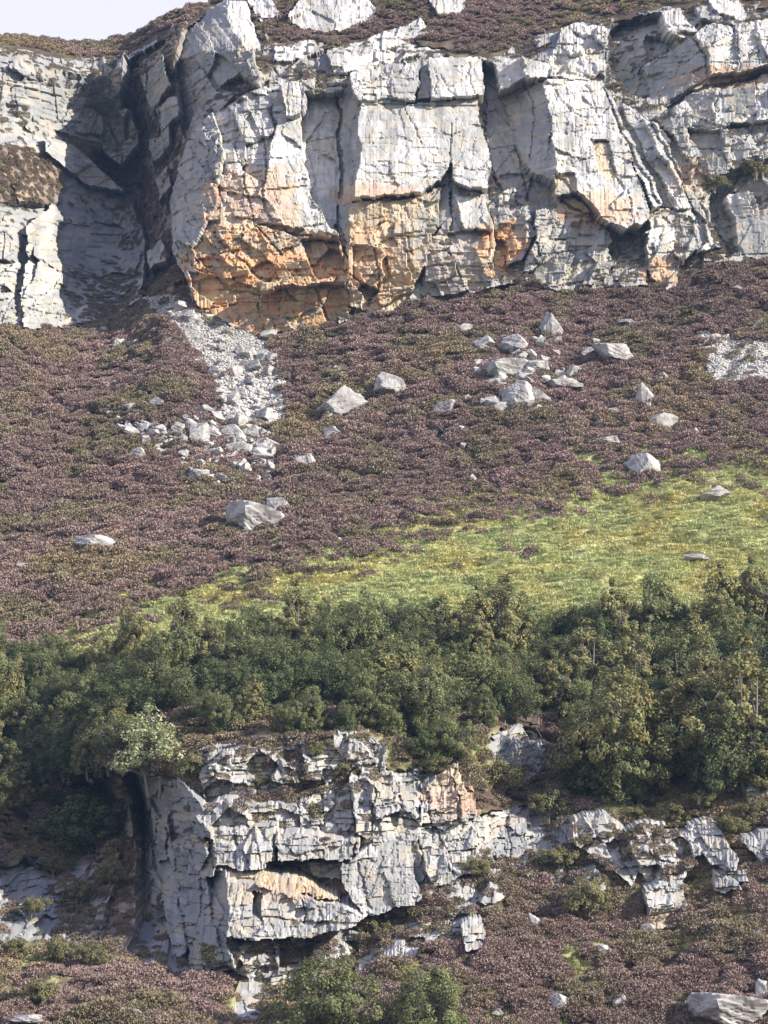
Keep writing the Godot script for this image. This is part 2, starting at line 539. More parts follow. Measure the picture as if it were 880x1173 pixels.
func stone_mesh(seed_: int, cuts: int, sub: int, grain: float) -> ArrayMesh:
	var r := RandomNumberGenerator.new()
	r.seed = seed_
	var planes := []
	var skew := Basis(ball(r).normalized(), r.randf() * 0.6)
	for i in 6:
		var axis: Vector3 = [Vector3.UP, Vector3.DOWN, Vector3.LEFT, Vector3.RIGHT, Vector3.BACK, Vector3.FORWARD][i]
		planes.append([(skew * axis + ball(r) * 0.35).normalized(), r.randf_range(0.48, 0.62)])
	if seed_ % 2 == 0:      # a ridge towards the valley between two broad faces
		planes.append([Vector3(-0.72, 0.30 + r.randf() * 0.2, 0.60).normalized(), r.randf_range(0.36, 0.46)])
		planes.append([Vector3(0.70, 0.35 + r.randf() * 0.3, 0.62).normalized(), r.randf_range(0.38, 0.48)])
	for i in cuts: planes.append([ball(r).normalized(), r.randf_range(0.5, 0.72)])
	var grain_way := Vector3(r.randf_range(-0.5, 0.5), 1.0, r.randf_range(-0.5, 0.5)).normalized() if seed_ % 3 else Vector3(1, r.randf_range(0.2, 0.7), 0.1).normalized()
	var t := PackedVector3Array()
	var faces := []
	for sx in [-1, 1]:
		for sy in [-1, 1]:
			for sz in [-1, 1]:
				faces.append([Vector3(sx, 0, 0), Vector3(0, sy, 0), Vector3(0, 0, sz)])
	for k in sub:
		var more := []
		for f in faces:
			var a: Vector3 = (f[0] + f[1]).normalized()
			var b: Vector3 = (f[1] + f[2]).normalized()
			var d: Vector3 = (f[2] + f[0]).normalized()
			more.append([f[0], a, d]); more.append([a, f[1], b]); more.append([d, b, f[2]]); more.append([a, b, d])
		faces = more
	var c := PackedColorArray()
	for f in faces:
		var q := []
		for p in f:
			var far := 1.0
			for pl in planes:
				var along: float = p.dot(pl[0])
				if along > 0.05: far = minf(far, pl[1] / along)
			var w: Vector3 = p * far
			var bed: float = w.dot(grain_way) * 7.0 + n_b.get_noise_3d(w.x * 12.0, w.y * 12.0, w.z * 12.0 + seed_) * 0.8
			w *= 1.0 + (rnd[(floori(bed) * 37 + seed_ * 101) & 65535] - 0.5) * grain * 1.6
			if bed - floori(bed) < 0.14: w *= 1.0 - grain * 0.9
			w *= 1.0 + n_b.get_noise_3d(p.x * 30.0 + seed_ * 9, p.y * 30.0, p.z * 30.0) * grain
			q.append(w)
		if (q[1] - q[0]).cross(q[2] - q[0]).dot(q[0] + q[1] + q[2]) > 0: q = [q[0], q[2], q[1]]
		t.append_array(PackedVector3Array(q))
		for w in q:
			var m := n_b.get_noise_3d(w.x * 25.0 + seed_, w.y * 25.0, w.z * 25.0)
			c.append(Color(0.37, 0.37, 0.36).lerp(Color(0.24, 0.23, 0.23), clampf(0.32 + m * 2.4 + n_c.get_noise_3d(w.x * 60.0, w.y * 90.0 + seed_, w.z * 60.0) * 0.9, 0, 1)))
	return flat_mesh(t, c)

func scatter(called: String, m: Mesh, mat: Material, at: Array, tint: PackedColorArray, label: String) -> void:
	if at.is_empty(): return
	var mm := MultiMesh.new()
	mm.transform_format = MultiMesh.TRANSFORM_3D
	mm.use_colors = true
	mm.mesh = m
	mm.instance_count = at.size()
	for i in at.size():
		mm.set_instance_transform(i, at[i])
		mm.set_instance_color(i, tint[i])
	var o := MultiMeshInstance3D.new()
	o.multimesh = mm
	o.material_override = mat
	put(o, called)
	meta(o, "stuff", label)

func stand(p: Vector3, up: Vector3, size: Vector3, r: RandomNumberGenerator) -> Transform3D:
	var x := up.cross(Vector3.FORWARD.rotated(Vector3.UP, r.randf() * TAU)).normalized()
	var b := Basis(x, up, x.cross(up))
	return Transform3D(b * Basis.from_scale(size), p)

func inside(poly: PackedVector2Array, bx: float, by: float) -> bool:
	return Geometry2D.is_point_in_polygon(Vector2(bx, by), poly)

var tongue := PackedVector2Array([Vector2(140, 330), Vector2(195, 334), Vector2(240, 368), Vector2(306, 388), Vector2(322, 430), Vector2(332, 472), Vector2(310, 488), Vector2(256, 484), Vector2(240, 430), Vector2(226, 404), Vector2(196, 372)])
var fan := PackedVector2Array([Vector2(258, 470), Vector2(318, 470), Vector2(312, 520), Vector2(318, 548), Vector2(270, 562), Vector2(215, 552), Vector2(190, 520), Vector2(110, 485), Vector2(120, 470), Vector2(200, 488), Vector2(235, 470)])
var right_scree := PackedVector2Array([Vector2(795, 386), Vector2(822, 382), Vector2(850, 394), Vector2(900, 398), Vector2(960, 400), Vector2(960, 440), Vector2(860, 440), Vector2(815, 432), Vector2(808, 410)])

func build_cover() -> void:
	var r := RandomNumberGenerator.new()
	r.seed = 71
	var heath := [[], [], []]
	var htint := [PackedColorArray(), PackedColorArray(), PackedColorArray()]
	var grass := [[], []]
	var gtint := [PackedColorArray(), PackedColorArray()]
	# evenly over the slopes: [from distance, to distance, count]
	for band in [[116.0, 149.0, 42000], [149.0, 156.0, 9000], [156.0, 182.0, 9000], [182.0, 246.0, 88000], [246.0, 287.0, 22000]]:
		for k in band[2]:
			var d := r.randf_range(band[0], band[1])
			var bx := r.randf_range(-120, 1000)
			var by := by_at(bx, d)
			if by > 1260: continue
			if rock_at(bx, by) or rock_at(bx, by + 3): continue
			if (inside(tongue, bx, by) and r.randf() < 0.97) or (inside(right_scree, bx, by) and r.randf() < 0.93): continue
			if inside(fan, bx, by) and r.randf() < 0.7: continue
			var p := ground_point(bx, by)
			var patchy := n_b.get_noise_2d(p.x * 2.5, p.z * 2.5)
			var wide := n_a.get_noise_2d(p.x * 1.6 + 40.0, p.z * 1.6)
			var g := grassy(bx, by)
			if d > 246.0: g = clampf(wide * 1.2 - 0.1, 0, 0.6)
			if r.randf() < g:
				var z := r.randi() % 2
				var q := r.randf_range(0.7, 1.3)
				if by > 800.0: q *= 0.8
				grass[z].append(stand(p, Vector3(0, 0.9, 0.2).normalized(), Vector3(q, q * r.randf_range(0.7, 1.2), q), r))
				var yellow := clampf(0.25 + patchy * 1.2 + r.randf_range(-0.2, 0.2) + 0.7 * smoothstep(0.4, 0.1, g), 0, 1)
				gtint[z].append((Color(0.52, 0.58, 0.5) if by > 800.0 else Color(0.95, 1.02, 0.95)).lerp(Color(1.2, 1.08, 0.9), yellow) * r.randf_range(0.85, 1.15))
			else:
				var hum := n_c.get_noise_2d(p.x * 7.0, p.z * 8.0)
				if hum < -0.3 and r.randf() < 0.6: continue
				var z := clampi(int((wide + 0.5 + r.randf_range(-0.3, 0.3)) * 3.0), 0, 2)
				var q := r.randf_range(0.6, 1.3) * (1.1 + 0.55 * hum)
				if d < 160.0: q *= 0.78
				heath[z].append(stand(p, Vector3(r.randf_range(-0.2, 0.2), 1, r.randf_range(-0.1, 0.3)).normalized(), Vector3(q, q * r.randf_range(0.7, 1.25), q), r))
				htint[z].append(Color(1, 1, 1).lerp(Color(0.92, 1.08, 0.80), clampf(patchy * 2.5, 0, 1)).lerp(Color(0.86, 0.98, 0.62), clampf((wide - 0.16) * 5.0, 0, 0.8)) * r.randf_range(0.88, 1.12) * (1.0 + 0.3 * wide))
	# heather rooted on the ledges of the cliffs
	for s in ledge_spots:
		var want: float = 0.06 * s[2]
		if s[1].y > 0.55: want = maxf(0.03, want * 4.0)
		if s[2] < 0.95: want *= smoothstep(-0.25, 0.25, n_a.get_noise_2d(s[0].x * 5.0, s[0].y * 5.0))
		if r.randf() > want: continue
		var z := mini(r.randi() % 3, r.randi() % 3)
		var q := r.randf_range(0.5, 1.15) if s[2] > 0.0 else r.randf_range(0.3, 0.65)
		heath[z].append(stand(s[0] - s[1] * 0.08, (s[1] + Vector3(0, 1.2, 0)).normalized(), Vector3(q, q, q), r))
		htint[z].append(Color(1, 1, 1).lerp(Color(0.8, 1.0, 0.62), r.randf() * 0.9) * r.randf_range(0.65, 1.05))
	var hm := matte(1.0)
	hm.backlight_enabled = true
	hm.backlight = Color(0.25, 0.25, 0.25)
	scatter("heather", heather_mesh(5, 380, 0.22), hm, heath[0], htint[0], "brown heather with few flowers covering the hillside")
	scatter("heather", heather_mesh(6, 380, 0.42), hm, heath[1], htint[1], "brownish purple heather covering the hillside")
	scatter("heather", heather_mesh(7, 380, 0.6), hm, heath[2], htint[2], "purple flowering heather covering the hillside")
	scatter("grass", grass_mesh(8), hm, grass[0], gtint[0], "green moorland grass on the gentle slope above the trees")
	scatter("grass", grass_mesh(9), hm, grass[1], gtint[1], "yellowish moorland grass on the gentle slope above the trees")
	print("cover ", heath[0].size() + heath[1].size() + heath[2].size(), " ", grass[0].size() + grass[1].size(), " ", Time.get_ticks_msec())

var stones := []
var rock_mat: StandardMaterial3D

func build_scree() -> void:
	var r := RandomNumberGenerator.new()
	r.seed = 99
	var small := stone_mesh(41, 3, 2, 0.03)
	var lists := [[], []]
	var tints := [PackedColorArray(), PackedColorArray()]
	for z in 2:
		var count: int = [40000, 12000][z]
		for k in count:
			var bx := r.randf_range(100, 330) if z == 0 else r.randf_range(790, 960)
			var by := r.randf_range(325, 565) if z == 0 else r.randf_range(380, 442)
			var ok := false
			var s := 0.0
			if z == 0:
				var jx := bx + n_c.get_noise_2d(bx * 2, by * 2) * 16.0
				if inside(tongue, jx, by):
					ok = true
					s = r.randf_range(0.07, 0.17) * (1.0 + 2.4 * smoothstep(380.0, 480.0, by) * r.randf() * r.randf())
				elif inside(fan, jx, by) and r.randf() < 0.75 * smoothstep(-0.3, 0.3, n_b.get_noise_2d(bx * 1.5, by * 1.5)):
					ok = true
					s = r.randf_range(0.08, 0.4) * r.randf_range(0.5, 1.2)
			elif inside(right_scree, bx + n_c.get_noise_2d(bx * 2, by * 2) * 14.0, by):
				ok = true
				s = r.randf_range(0.07, 0.22)
			if not ok: continue
			var p := ground_point(bx, by)
			lists[z].append(stand(p + Vector3(0, 0.05 + s * 0.25, 0), (Vector3(0, 1, 0.3) + ball(r) * 0.6).normalized(), Vector3(s * r.randf_range(0.9, 1.7), s * r.randf_range(0.5, 0.9), s * r.randf_range(0.8, 1.3)), r))
			tints[z].append(Color(1.0, 0.99, 0.97) * r.randf_range(0.8, 1.6))
	scatter("scree", small, rock_mat, lists[0], tints[0], "tongue of pale small scree spilling below the orange buttress")
	scatter("scree", small, rock_mat, lists[1], tints[1], "patch of pale grey scree on the slope by the photo's right edge")
	# larger stones of the scree, each its own
	var spots := [[fan, 100, "larger pale angular stone in the fan of scree below the orange buttress", "larger stones in the scree fan"], [tongue, 34, "larger pale stone lying on the narrow tongue of fine scree", "larger stones on the scree tongue"],
		[PackedVector2Array([Vector2(545, 400), Vector2(640, 395), Vector2(668, 440), Vector2(625, 478), Vector2(535, 476)]), 60, "small pale stone scattered round the boulder cluster in mid heather slope", "stones round the boulder cluster"], [PackedVector2Array([Vector2(330, 440), Vector2(520, 380), Vector2(660, 350), Vector2(870, 345), Vector2(870, 500), Vector2(690, 520), Vector2(420, 600), Vector2(335, 560)]), 55, "small lone stone half sunk in the heather right of the scree", "lone stones in the heather"], [PackedVector2Array([Vector2(0, 380), Vector2(150, 350), Vector2(230, 420), Vector2(200, 470), Vector2(100, 490), Vector2(0, 470)]), 24, "small lone stone half sunk in the heather left of the scree", "lone stones in the heather on the left"]]
	for sp in spots:
		var placed := 0
		while placed < sp[1]:
			var bx := r.randf_range(0, 880)
			var by := r.randf_range(325, 600)
			if not inside(sp[0], bx, by): continue
			placed += 1
			var s := r.randf_range(0.4, 1.35) * r.randf_range(0.6, 1.0)
			if placed % 12 == 0: s *= 1.5
			if sp[3].begins_with("lone"): s *= 0.62
			var o := mesh_node(stones[r.randi() % stones.size()], rock_mat)
			o.transform = stand(ground_point(bx, by) + Vector3(0, 0.1 + s * 0.35, 0), (Vector3(0, 1, 0.2) + ball(r) * 0.7).normalized(), Vector3(s * r.randf_range(0.8, 1.5), s * r.randf_range(0.5, 0.9), s), r)
			put(o, "stone")
			meta(o, "", sp[2], "stone", sp[3])

# bx, by of the foot, width and height in bearings, stone, turn, tilt, label
func boulder(bx: float, by: float, wide: float, high: float, kind: int, turn: float, tilt: float, label: String, tint := 0) -> void:
	var p := ground_point(bx, by)
	var m := -p.z / FOCAL * 1.03
	var o := mesh_node(stones[kind % stones.size()], rock_mat)
	var sx := wide * m * 0.5 / 0.66
	var sy := high * m * 0.5 / 0.64
	o.basis = Basis(Vector3.BACK, tilt) * Basis.from_scale(Vector3(sx, sy, sx * 0.85)) * Basis(Vector3.UP, turn * 0.35)
	o.position = p + Vector3(0, high * m * 0.24, 0)
	put(o, "boulder")
	meta(o, "", label, "boulder", "boulders on the hillside")

func build_boulders() -> void:
	boulder(110, 634, 54, 22, 0, 0.4, 0.0, "flat half buried boulder alone in heather near the left edge")
	boulder(285, 610, 56, 40, 1, 1.2, -0.25, "biggest dark sided boulder below the scree fan")
	boulder(322, 594, 30, 28, 2, 2.0, 0.2, "pointed pale boulder touching the biggest boulder below the scree")
	boulder(349, 533, 30, 24, 3, 0.3, 0.0, "rounded pale boulder just right of the scree fan's foot")
	boulder(381, 496, 26, 18, 4, 0.9, 0.1, "pale broken boulder beneath the large flat slab beside the scree")
	boulder(390, 470, 50, 28, 5, 0.2, 0.35, "large pale slab tilted in the heather right of the scree tongue")
	boulder(448, 452, 42, 30, 6, 2.5, 0.0, "blue grey block in shade at the centre of the heather slope")
	boulder(508, 474, 32, 15, 7, 0.6, 0.3, "low grey slab in a heather hollow left of the boulder cluster")
	boulder(592, 402, 34, 28, 8, 1.0, 0.0, "blocky boulder at the top of the central boulder cluster")
	boulder(632, 384, 24, 24, 9, 1.6, -0.4, "leaning pale boulder uphill from the central boulder cluster")
	boulder(598, 468, 44, 38, 10, 0.4, -0.3, "largest ribbed block of the central boulder cluster")
	boulder(572, 474, 26, 16, 11, 0.1, 0.0, "small square block at the foot of the central boulder cluster")
	boulder(575, 430, 48, 26, 1, 0.8, 0.1, "broad blue grey boulder in the middle of the central cluster")
	boulder(612, 428, 36, 20, 3, 2.2, 0.0, "pale cracked boulder on the right flank of the central cluster")
	boulder(645, 446, 44, 10, 5, 0.0, -0.1, "thin flat slab lying downhill right of the central cluster")
	boulder(676, 404, 28, 14, 7, 1.3, -0.2, "smaller upper slab of the pair right of the central cluster")
	boulder(702, 416, 44, 18, 5, 0.7, -0.3, "longer lower slab of the pair right of the central cluster")
	boulder(721, 366, 34, 10, 0, 0.2, -0.15, "flat slab nearest the foot of the right hand crag")
	boulder(738, 466, 20, 26, 9, 0.3, -0.3, "upright pointed stone behind the square pale block")
	boulder(756, 490, 34, 24, 11, 0.5, -0.1, "square pale block in a dark hollow on the right slope")
	boulder(703, 478, 20, 13, 4, 1.9, 0.0, "round pale stone left of the square pale block")
	boulder(697, 513, 30, 14, 3, 1.1, 0.0, "low rounded boulder at the edge of the yellow grass")
	boulder(739, 548, 40, 34, 12, 0.5, 0.0, "grey pyramid shaped boulder standing at the top of the grass")
	boulder(818, 578, 40, 15, 13, 0.4, 0.2, "low wedge of rock poking from the grass near the right edge")
	boulder(800, 640, 30, 10, 0, 1.4, 0.0, "small lichened rock in the grass just above the trees")
	boulder(160, 521, 22, 20, 8, 0.9, 0.0, "white squarish boulder at the left end of the scree fan")
	boulder(224, 552, 10, 20, 9, 0.2, 0.2, "thin upright flake at the foot of the scree fan")
	boulder(180, 466, 20, 12, 7, 0.3, -0.5, "elongated leaning slab in heather left of the scree tongue")
	boulder(268, 504, 34, 24, 10, 1.4, 0.0, "large dark fronted boulder in the middle of the scree fan")
	boulder(126, 441, 18, 10, 4, 0.8, 0.0, "small white stone high in the heather left of the scree tongue")
	boulder(303, 415, 20, 16, 2, 0.1, 0.0, "grey boulder at the right edge of the scree tongue under the buttress")
	boulder(530, 381, 20, 12, 11, 0.5, 0.0, "small pale block in heather under the central cliff face")
	boulder(387, 619, 14, 8, 4, 0.5, 0.0, "tiny white stone at the heather's lower edge")
	boulder(429, 562, 14, 11, 3, 0.9, 0.0, "small white stone above the green hollow in the heather")
	boulder(640, 531, 12, 8, 8, 0.3, 0.0, "small white stone in heather left of the pyramid boulder")
	boulder(32, 652, 26, 12, 0, 2.4, 0.0, "dull low rock in heather by the left edge, above the shrubs")
	boulder(462, 411, 10, 9, 3, 0.3, 0.0, "small white stone above the blue grey block")
	boulder(845, 336, 26, 8, 0, 0.7, -0.2, "thin slab beneath the rightmost crag")
	boulder(641, 1152, 24, 24, 8, 0.5, 0.0, "bright white boulder in the purple heather at the bottom")
	boulder(711, 1146, 22, 13, 3, 0.2, 0.3, "smaller white boulder right of the bright one at the bottom")
	boulder(828, 1164, 76, 38, 1, 0.9, -0.1, "largest foreground boulder in the bottom right corner")
	boulder(38, 1174, 56, 13, 0, 0.4, 0.0, "long low white rock in the bottom left corner")
	boulder(120, 1164, 28, 16, 8, 1.9, 0.0, "white rock on the heather mound at the bottom left")
	boulder(156, 1166, 26, 12, 3, 0.6, -0.1, "white rock on the mound beside a green tuft")
	boulder(233, 1152, 12, 9, 2, 0.2, 0.0, "small white stone at the right side of the heather mound")
	boulder(612, 1066, 14, 17, 9, 0.6, 0.0, "small bluish upright stone left of the round olive bush")
	boulder(744, 1068, 18, 15, 8, 0.9, 0.0, "white stone at the foot of the right outcrop")
	boulder(688, 1062, 14, 7, 4, 0.2, 0.0, "small pale stone between the olive bush and the right outcrop")
	boulder(690, 1092, 16, 10, 6, 0.2, 0.0, "pale topped stone in a dark heather hollow below the olive bush")
	boulder(874, 1136, 20, 26, 6, 0.9, 0.0, "grey boulder cut by the right edge near the bottom")
	boulder(570, 1150, 16, 10, 6, 1.3, 0.0, "dull grey stone beside the large foreground bush")
	boulder(868, 1070, 18, 10, 11, 1.3, 0.0, "blue grey stone by the right edge in the lower heather")

# ------------------------------------------------------------------ trees
func tube(t: PackedVector3Array, c: PackedColorArray, a: Vector3, b: Vector3, ra: float, rb: float, k: Color) -> void:
	var z := (b - a).normalized()
	var x := z.cross(Vector3(0.3, 0.2, 1)).normalized()
	var y := z.cross(x)
	for i in 6:
		var p := x * cos(TAU * i / 6.0) + y * sin(TAU * i / 6.0)
		var q := x * cos(TAU * (i + 1) / 6.0) + y * sin(TAU * (i + 1) / 6.0)
		t.append_array(PackedVector3Array([a + p * ra, b + p * rb, a + q * ra, a + q * ra, b + p * rb, b + q * rb]))
		for n in 6: c.append(k)

# a tree 1 unit = 1 m; returns [trunk, crown]
func tree_shapes(seed_: int, high: float, wide: float, low: float, clumps: int, leaves: int, leaf: float, tint: Color, tint2: Color, bark: Color) -> Array:
	var r := RandomNumberGenerator.new()
	r.seed = seed_
	var t := PackedVector3Array()
	var c := PackedColorArray()
	var stems := []
	var count := 1 + r.randi() % 3
	for s in count:
		var a := r.randf() * TAU
		var p := Vector3(cos(a), 0, sin(a)) * 0.12 * (count - 1)
		var chain := [p - Vector3(0, 0.5, 0)]
		var dir := Vector3(cos(a) * 0.25, 1, sin(a) * 0.25)
		for k in 5:
			dir = (dir + ball(r) * 0.25).normalized()
			p += dir * high * 0.17
			chain.append(p)
		for k in 5: tube(t, c, chain[k], chain[k + 1], 0.10 * high / 5.0 * (1.0 - k * 0.17), 0.10 * high / 5.0 * (0.83 - k * 0.17), bark * r.randf_range(0.8, 1.2))
		stems.append(chain)
	var lt := PackedVector3Array()
	var lc := PackedColorArray()
	for k in clumps:
		var d := ball(r)
		d = d.normalized() * pow(d.length(), 0.45)
		d *= 0.80 + 1.15 * n_c.get_noise_3d(d.x * 14.0 + seed_ * 13.0, d.y * 14.0, d.z * 14.0)
		var h := low + (high - low) * (0.5 + 0.5 * d.y)
		var taper := 1.0 - 0.35 * maxf(0, d.y)
		var o := Vector3(d.x * wide * 0.5 * taper, h, d.z * wide * 0.5 * taper)
		var ch: Array = stems[r.randi() % stems.size()]
		var from: Vector3 = ch[1 + r.randi() % 4]
		if from.y < o.y + 0.3: tube(t, c, from, o, 0.028, 0.012, bark * 0.9)
		var rad := lerpf(0.22, 0.62, r.randf() * r.randf()) * sqrt(wide / 4.0)
		var k1 := tint.lerp(tint2, r.randf()) * r.randf_range(0.8, 1.2)
		for n in leaves:
			var e := ball(r)
			e = e.normalized() * pow(e.length(), 0.8)
			var p := o + Vector3(e.x * rad * 1.2, e.y * rad * 1.05, e.z * rad * 1.2)
			var up := (Vector3(0, 0.35, 0) + e * 0.9 + d * 0.3 + ball(r) * 0.75).normalized()
			var x := up.cross(ball(r)).normalized()
			var y := up.cross(x)
			var s := leaf * r.randf_range(0.6, 1.3)
			lt.append_array(PackedVector3Array([p - x * s, p + x * s, p + y * s * 0.6, p - x * s, p - y * s * 0.6, p + x * s]))
			var kk := k1 * r.randf_range(0.75, 1.3)
			for z in 6: lc.append(kk)
	return [flat_mesh(t, c), flat_mesh(lt, lc)]

var bark_mat: StandardMaterial3D
var leaf_mat: StandardMaterial3D
var kinds := []

func plant(called: String, shape: Array, bx: float, by: float, size: float, turn: float, label: String, category: String, group := "") -> void:
	var o := Node3D.new()
	o.position = ground_point(bx, by) - Vector3(0, 0.1, 0)
	o.rotation.y = turn
	o.scale = Vector3(size, size * (0.85 + 0.35 * rnd[int(bx * 31.0 + by) & 65535]), size * (0.85 + 0.3 * rnd[int(bx * 17.0 + by * 3.0) & 65535]))
	put(o, called)
	meta(o, "", label, category, group)
	put(mesh_node(shape[0], bark_mat), "trunk", o)
	put(mesh_node(shape[1], leaf_mat), "crown", o)

func ordinal(n: int) -> String:
	if n % 100 in [11, 12, 13]: return "%dth" % n
	return "%d%s" % [n, {1: "st", 2: "nd", 3: "rd"}.get(n % 10, "th")]

func build_trees() -> void:
	bark_mat = matte(0.9)
	leaf_mat = matte(0.65)
	leaf_mat.backlight_enabled = true
	leaf_mat.backlight = Color(0.8, 0.8, 0.8)
	var dark := Color(0.098, 0.125, 0.058)
	var mid := Color(0.15, 0.178, 0.08)
	var olive := Color(0.205, 0.215, 0.098)
	var yel := Color(0.27, 0.25, 0.115)
	var bark := Color(0.20, 0.18, 0.16)
	for k in 10:
		var a: Color = [dark, mid, mid, olive, dark][k % 5]
		var b: Color = [mid, olive, dark, yel, olive][k % 5]
		kinds.append(tree_shapes(300 + k, [3.6, 4.8, 4.1, 5.4, 3.9][k % 5], [4.9, 4.0, 5.2, 3.5, 4.5][(k + k / 5) % 5], 0.2, [190, 150, 200, 130, 170][k % 5], [75, 95, 70, 110, 85][k % 5], [0.07, 0.09, 0.08, 0.10, 0.065][k % 5], a, b, bark))
	var r := RandomNumberGenerator.new()
	r.seed = 5150
	var words := ["dark green", "mid green", "green", "olive", "deep green"]
	var names := ["topmost", "second", "third", "fourth", "fifth", "sixth", "seventh", "eighth", "ninth", "tenth", "lowest"]
	var topline := [[-260, 760], [0, 760], [100, 772], [200, 764], [300, 752], [400, 738], [500, 735], [600, 742], [700, 738], [780, 730], [850, 718], [1000, 712]]
	var lowline := [[-260, 1000], [0, 1000], [60, 930], [110, 880], [170, 872], [250, 856], [330, 840], [430, 846], [490, 880], [540, 872], [575, 842], [640, 838], [655, 900], [700, 925], [780, 922], [880, 905], [1000, 900]]
	for row in 11:
		var bx := -52.0 + r.randf_range(0, 20)
		var number := 0
		while bx < 940:
			var x := bx + r.randf_range(-9, 9)
			bx += r.randf_range(26, 36)
			var top := lerp_table(topline, x)
			var by := top + row * 19.0 + r.randf_range(-8, 8)
			if by > lerp_table(lowline, x) + 4: continue
			if absf(x - 522) < 30 and by > 790 and by < 850: continue
			if x > 150 and x < 330 and by > 842: continue
			if absf(x - 625) < 16 and by > 815: continue
			var k := r.randi() % 10
			var size := r.randf_range(0.6, 0.88) + 0.3 * r.randf() * r.randf()
			if row == 0: size *= r.randf_range(0.6, 0.9)
			if x < 130: size *= 0.85
			if by > lerp_table(lowline, x) - 22 and x > 220 and x < 560: size *= 0.6
			plant("birch_tree", kinds[k], x, by, size, r.randf() * TAU, "%s bushy tree, %s from the left in the %s row of the wood" % [words[k % 5], ordinal(number + 1), names[row]], "tree", "trees of the belt between the two cliffs")
			number += 1
	# trees and bushes that stand out
	var oak := tree_shapes(410, 5.6, 5.6, 1.0, 230, 105, 0.095, olive, Color(0.24, 0.215, 0.09), bark)
	plant("oak_tree", oak, 712, 912, 1.15, 0.4, "largest rounded olive tree at the right, above the right outcrop", "tree")
	plant("oak_tree", oak, 800, 905, 1.1, 2.4, "broad olive tree right of the largest rounded one", "tree")
	plant("oak_tree", kinds[3], 860, 902, 1.3, 1.4, "olive tree cut by the right edge above the right outcrop", "tree")
	var pale := tree_shapes(420, 3.9, 3.3, 0.4, 105, 60, 0.075, Color(0.34, 0.39, 0.22), Color(0.42, 0.44, 0.25), bark)
	plant("sapling", pale, 172, 906, 1.35, 0.0, "pale yellow green sapling with large leaves at the cliff's left top", "sapling")
	plant("shrub", pale, 112, 892, 0.42, 1.0, "small pale green shrub left of the pale sapling", "shrub")
	var dk := tree_shapes(430, 4.4, 6.0, 0.2, 170, 90, 0.1, dark, mid, bark)
	plant("shrub", dk, 70, 1012, 1.0, 0.0, "big dark spreading shrub in shade left of the lower cliff", "shrub")
	var rnd_bush := tree_shapes(440, 2.8, 3.2, 0.1, 110, 80, 0.075, olive, Color(0.2, 0.18, 0.1), bark)
	plant("bush", rnd_bush, 672, 1052, 0.85, 0.3, "round olive bush alone in front of the right outcrop", "bush")
	var fore := tree_shapes(450, 4.4, 5.2, 0.1, 190, 100, 0.08, olive, mid, bark)
	plant("bush", fore, 382, 1196, 0.95, 0.0, "left one of the two big foreground bushes at the bottom", "bush")
	plant("bush", fore, 490, 1206, 0.95, 2.0, "right one of the two big foreground bushes at the bottom", "bush")
	plant("bush", rnd_bush, 838, 958, 0.62, 1.3, "small green bush between slabs of the right outcrop", "bush")
	plant("bush", rnd_bush, 700, 946, 0.36, 0.3, "tiny bright bush on top of the right outcrop", "bush")
	plant("bush", rnd_bush, 575, 918, 0.75, 2.3, "green bush in the shady gully right of the lower cliff", "bush")
	plant("bush", rnd_bush, 365, 872, 0.55, 0.9, "yellowish bush between the two top ledges of the lower cliff", "bush")
	plant("bush", rnd_bush, 222, 896, 0.6, 0.1, "olive bush beside the pale sapling", "bush")
	plant("bush", rnd_bush, 250, 1108, 0.7, 0.7, "olive bush at the foot of the lower cliff's arete", "bush")
	plant("bush", rnd_bush, 60, 1112, 0.55, 1.7, "left bush of the pair on top of the heather mound", "bush")
	plant("bush", rnd_bush, 100, 1114, 0.55, 2.7, "right bush of the pair on top of the heather mound", "bush")
	plant("bush", rnd_bush, 48, 1152, 0.6, 3.7, "low olive bush on the mound above the long white rock", "bush")
	plant("bush", rnd_bush, 8, 1106, 0.5, 4.7, "olive bush on the mound, cut by the left edge", "bush")
	for b in [[632, 948, 0.75, "dark bush in the gully just left of the right outcrop"], [645, 1000, 0.6, "bush at the left foot of the right outcrop"], [772, 944, 0.6, "brownish bush over the middle of the right outcrop"], [806, 930, 0.55, "bush above the sloping slab of the right outcrop"], [868, 942, 0.6, "bush over the rocks at the right edge"], [735, 940, 0.5, "bush on the crest of the right outcrop, left of the brownish one"], [545, 1010, 0.5, "bush at the foot of the lower cliff's right end"], [470, 1050, 0.55, "bush under the smooth grey face of the lower cliff"], [430, 1078, 0.5, "bush on the ledge right above the big foreground bushes"], [330, 1105, 0.5, "bush on the broken ledges left of the foreground bushes"], [300, 905, 0.45, "bush on the heathery ledge of the lower cliff, left of its middle"], [395, 890, 0.4, "small bush on the heathery ledge under the top rocks"], [500, 890, 0.6, "ochre bush at the lower cliff's top right"], [110, 1040, 0.7, "dark shaded bush between the left rocks and the lower cliff"], [70, 1060, 0.6, "dark shaded bush in front of the left rocks, above the heather mound"], [20, 1072, 0.5, "dark shaded bush low on the rocks by the left edge"], [30, 1030, 0.6, "dark shaded bush above the rocks by the left edge"], [820, 215, 0.7, "dark bush in the gully of the upper cliff's right end"], [866, 200, 0.8, "dark bush at the right edge of the upper cliff"], [742, 250, 0.6, "bush in the notch between ribs of the upper cliff"], [572, 245, 0.5, "small bush in the cleft right of the central face"]]:
		plant("bush", rnd_bush, b[0], b[1], b[2], b[0] * 0.7, b[3], "bush")
	plant("bush", rnd_bush, 600, 1188, 0.55, 4.0, "low olive bush at the bottom edge below the white boulder", "bush")

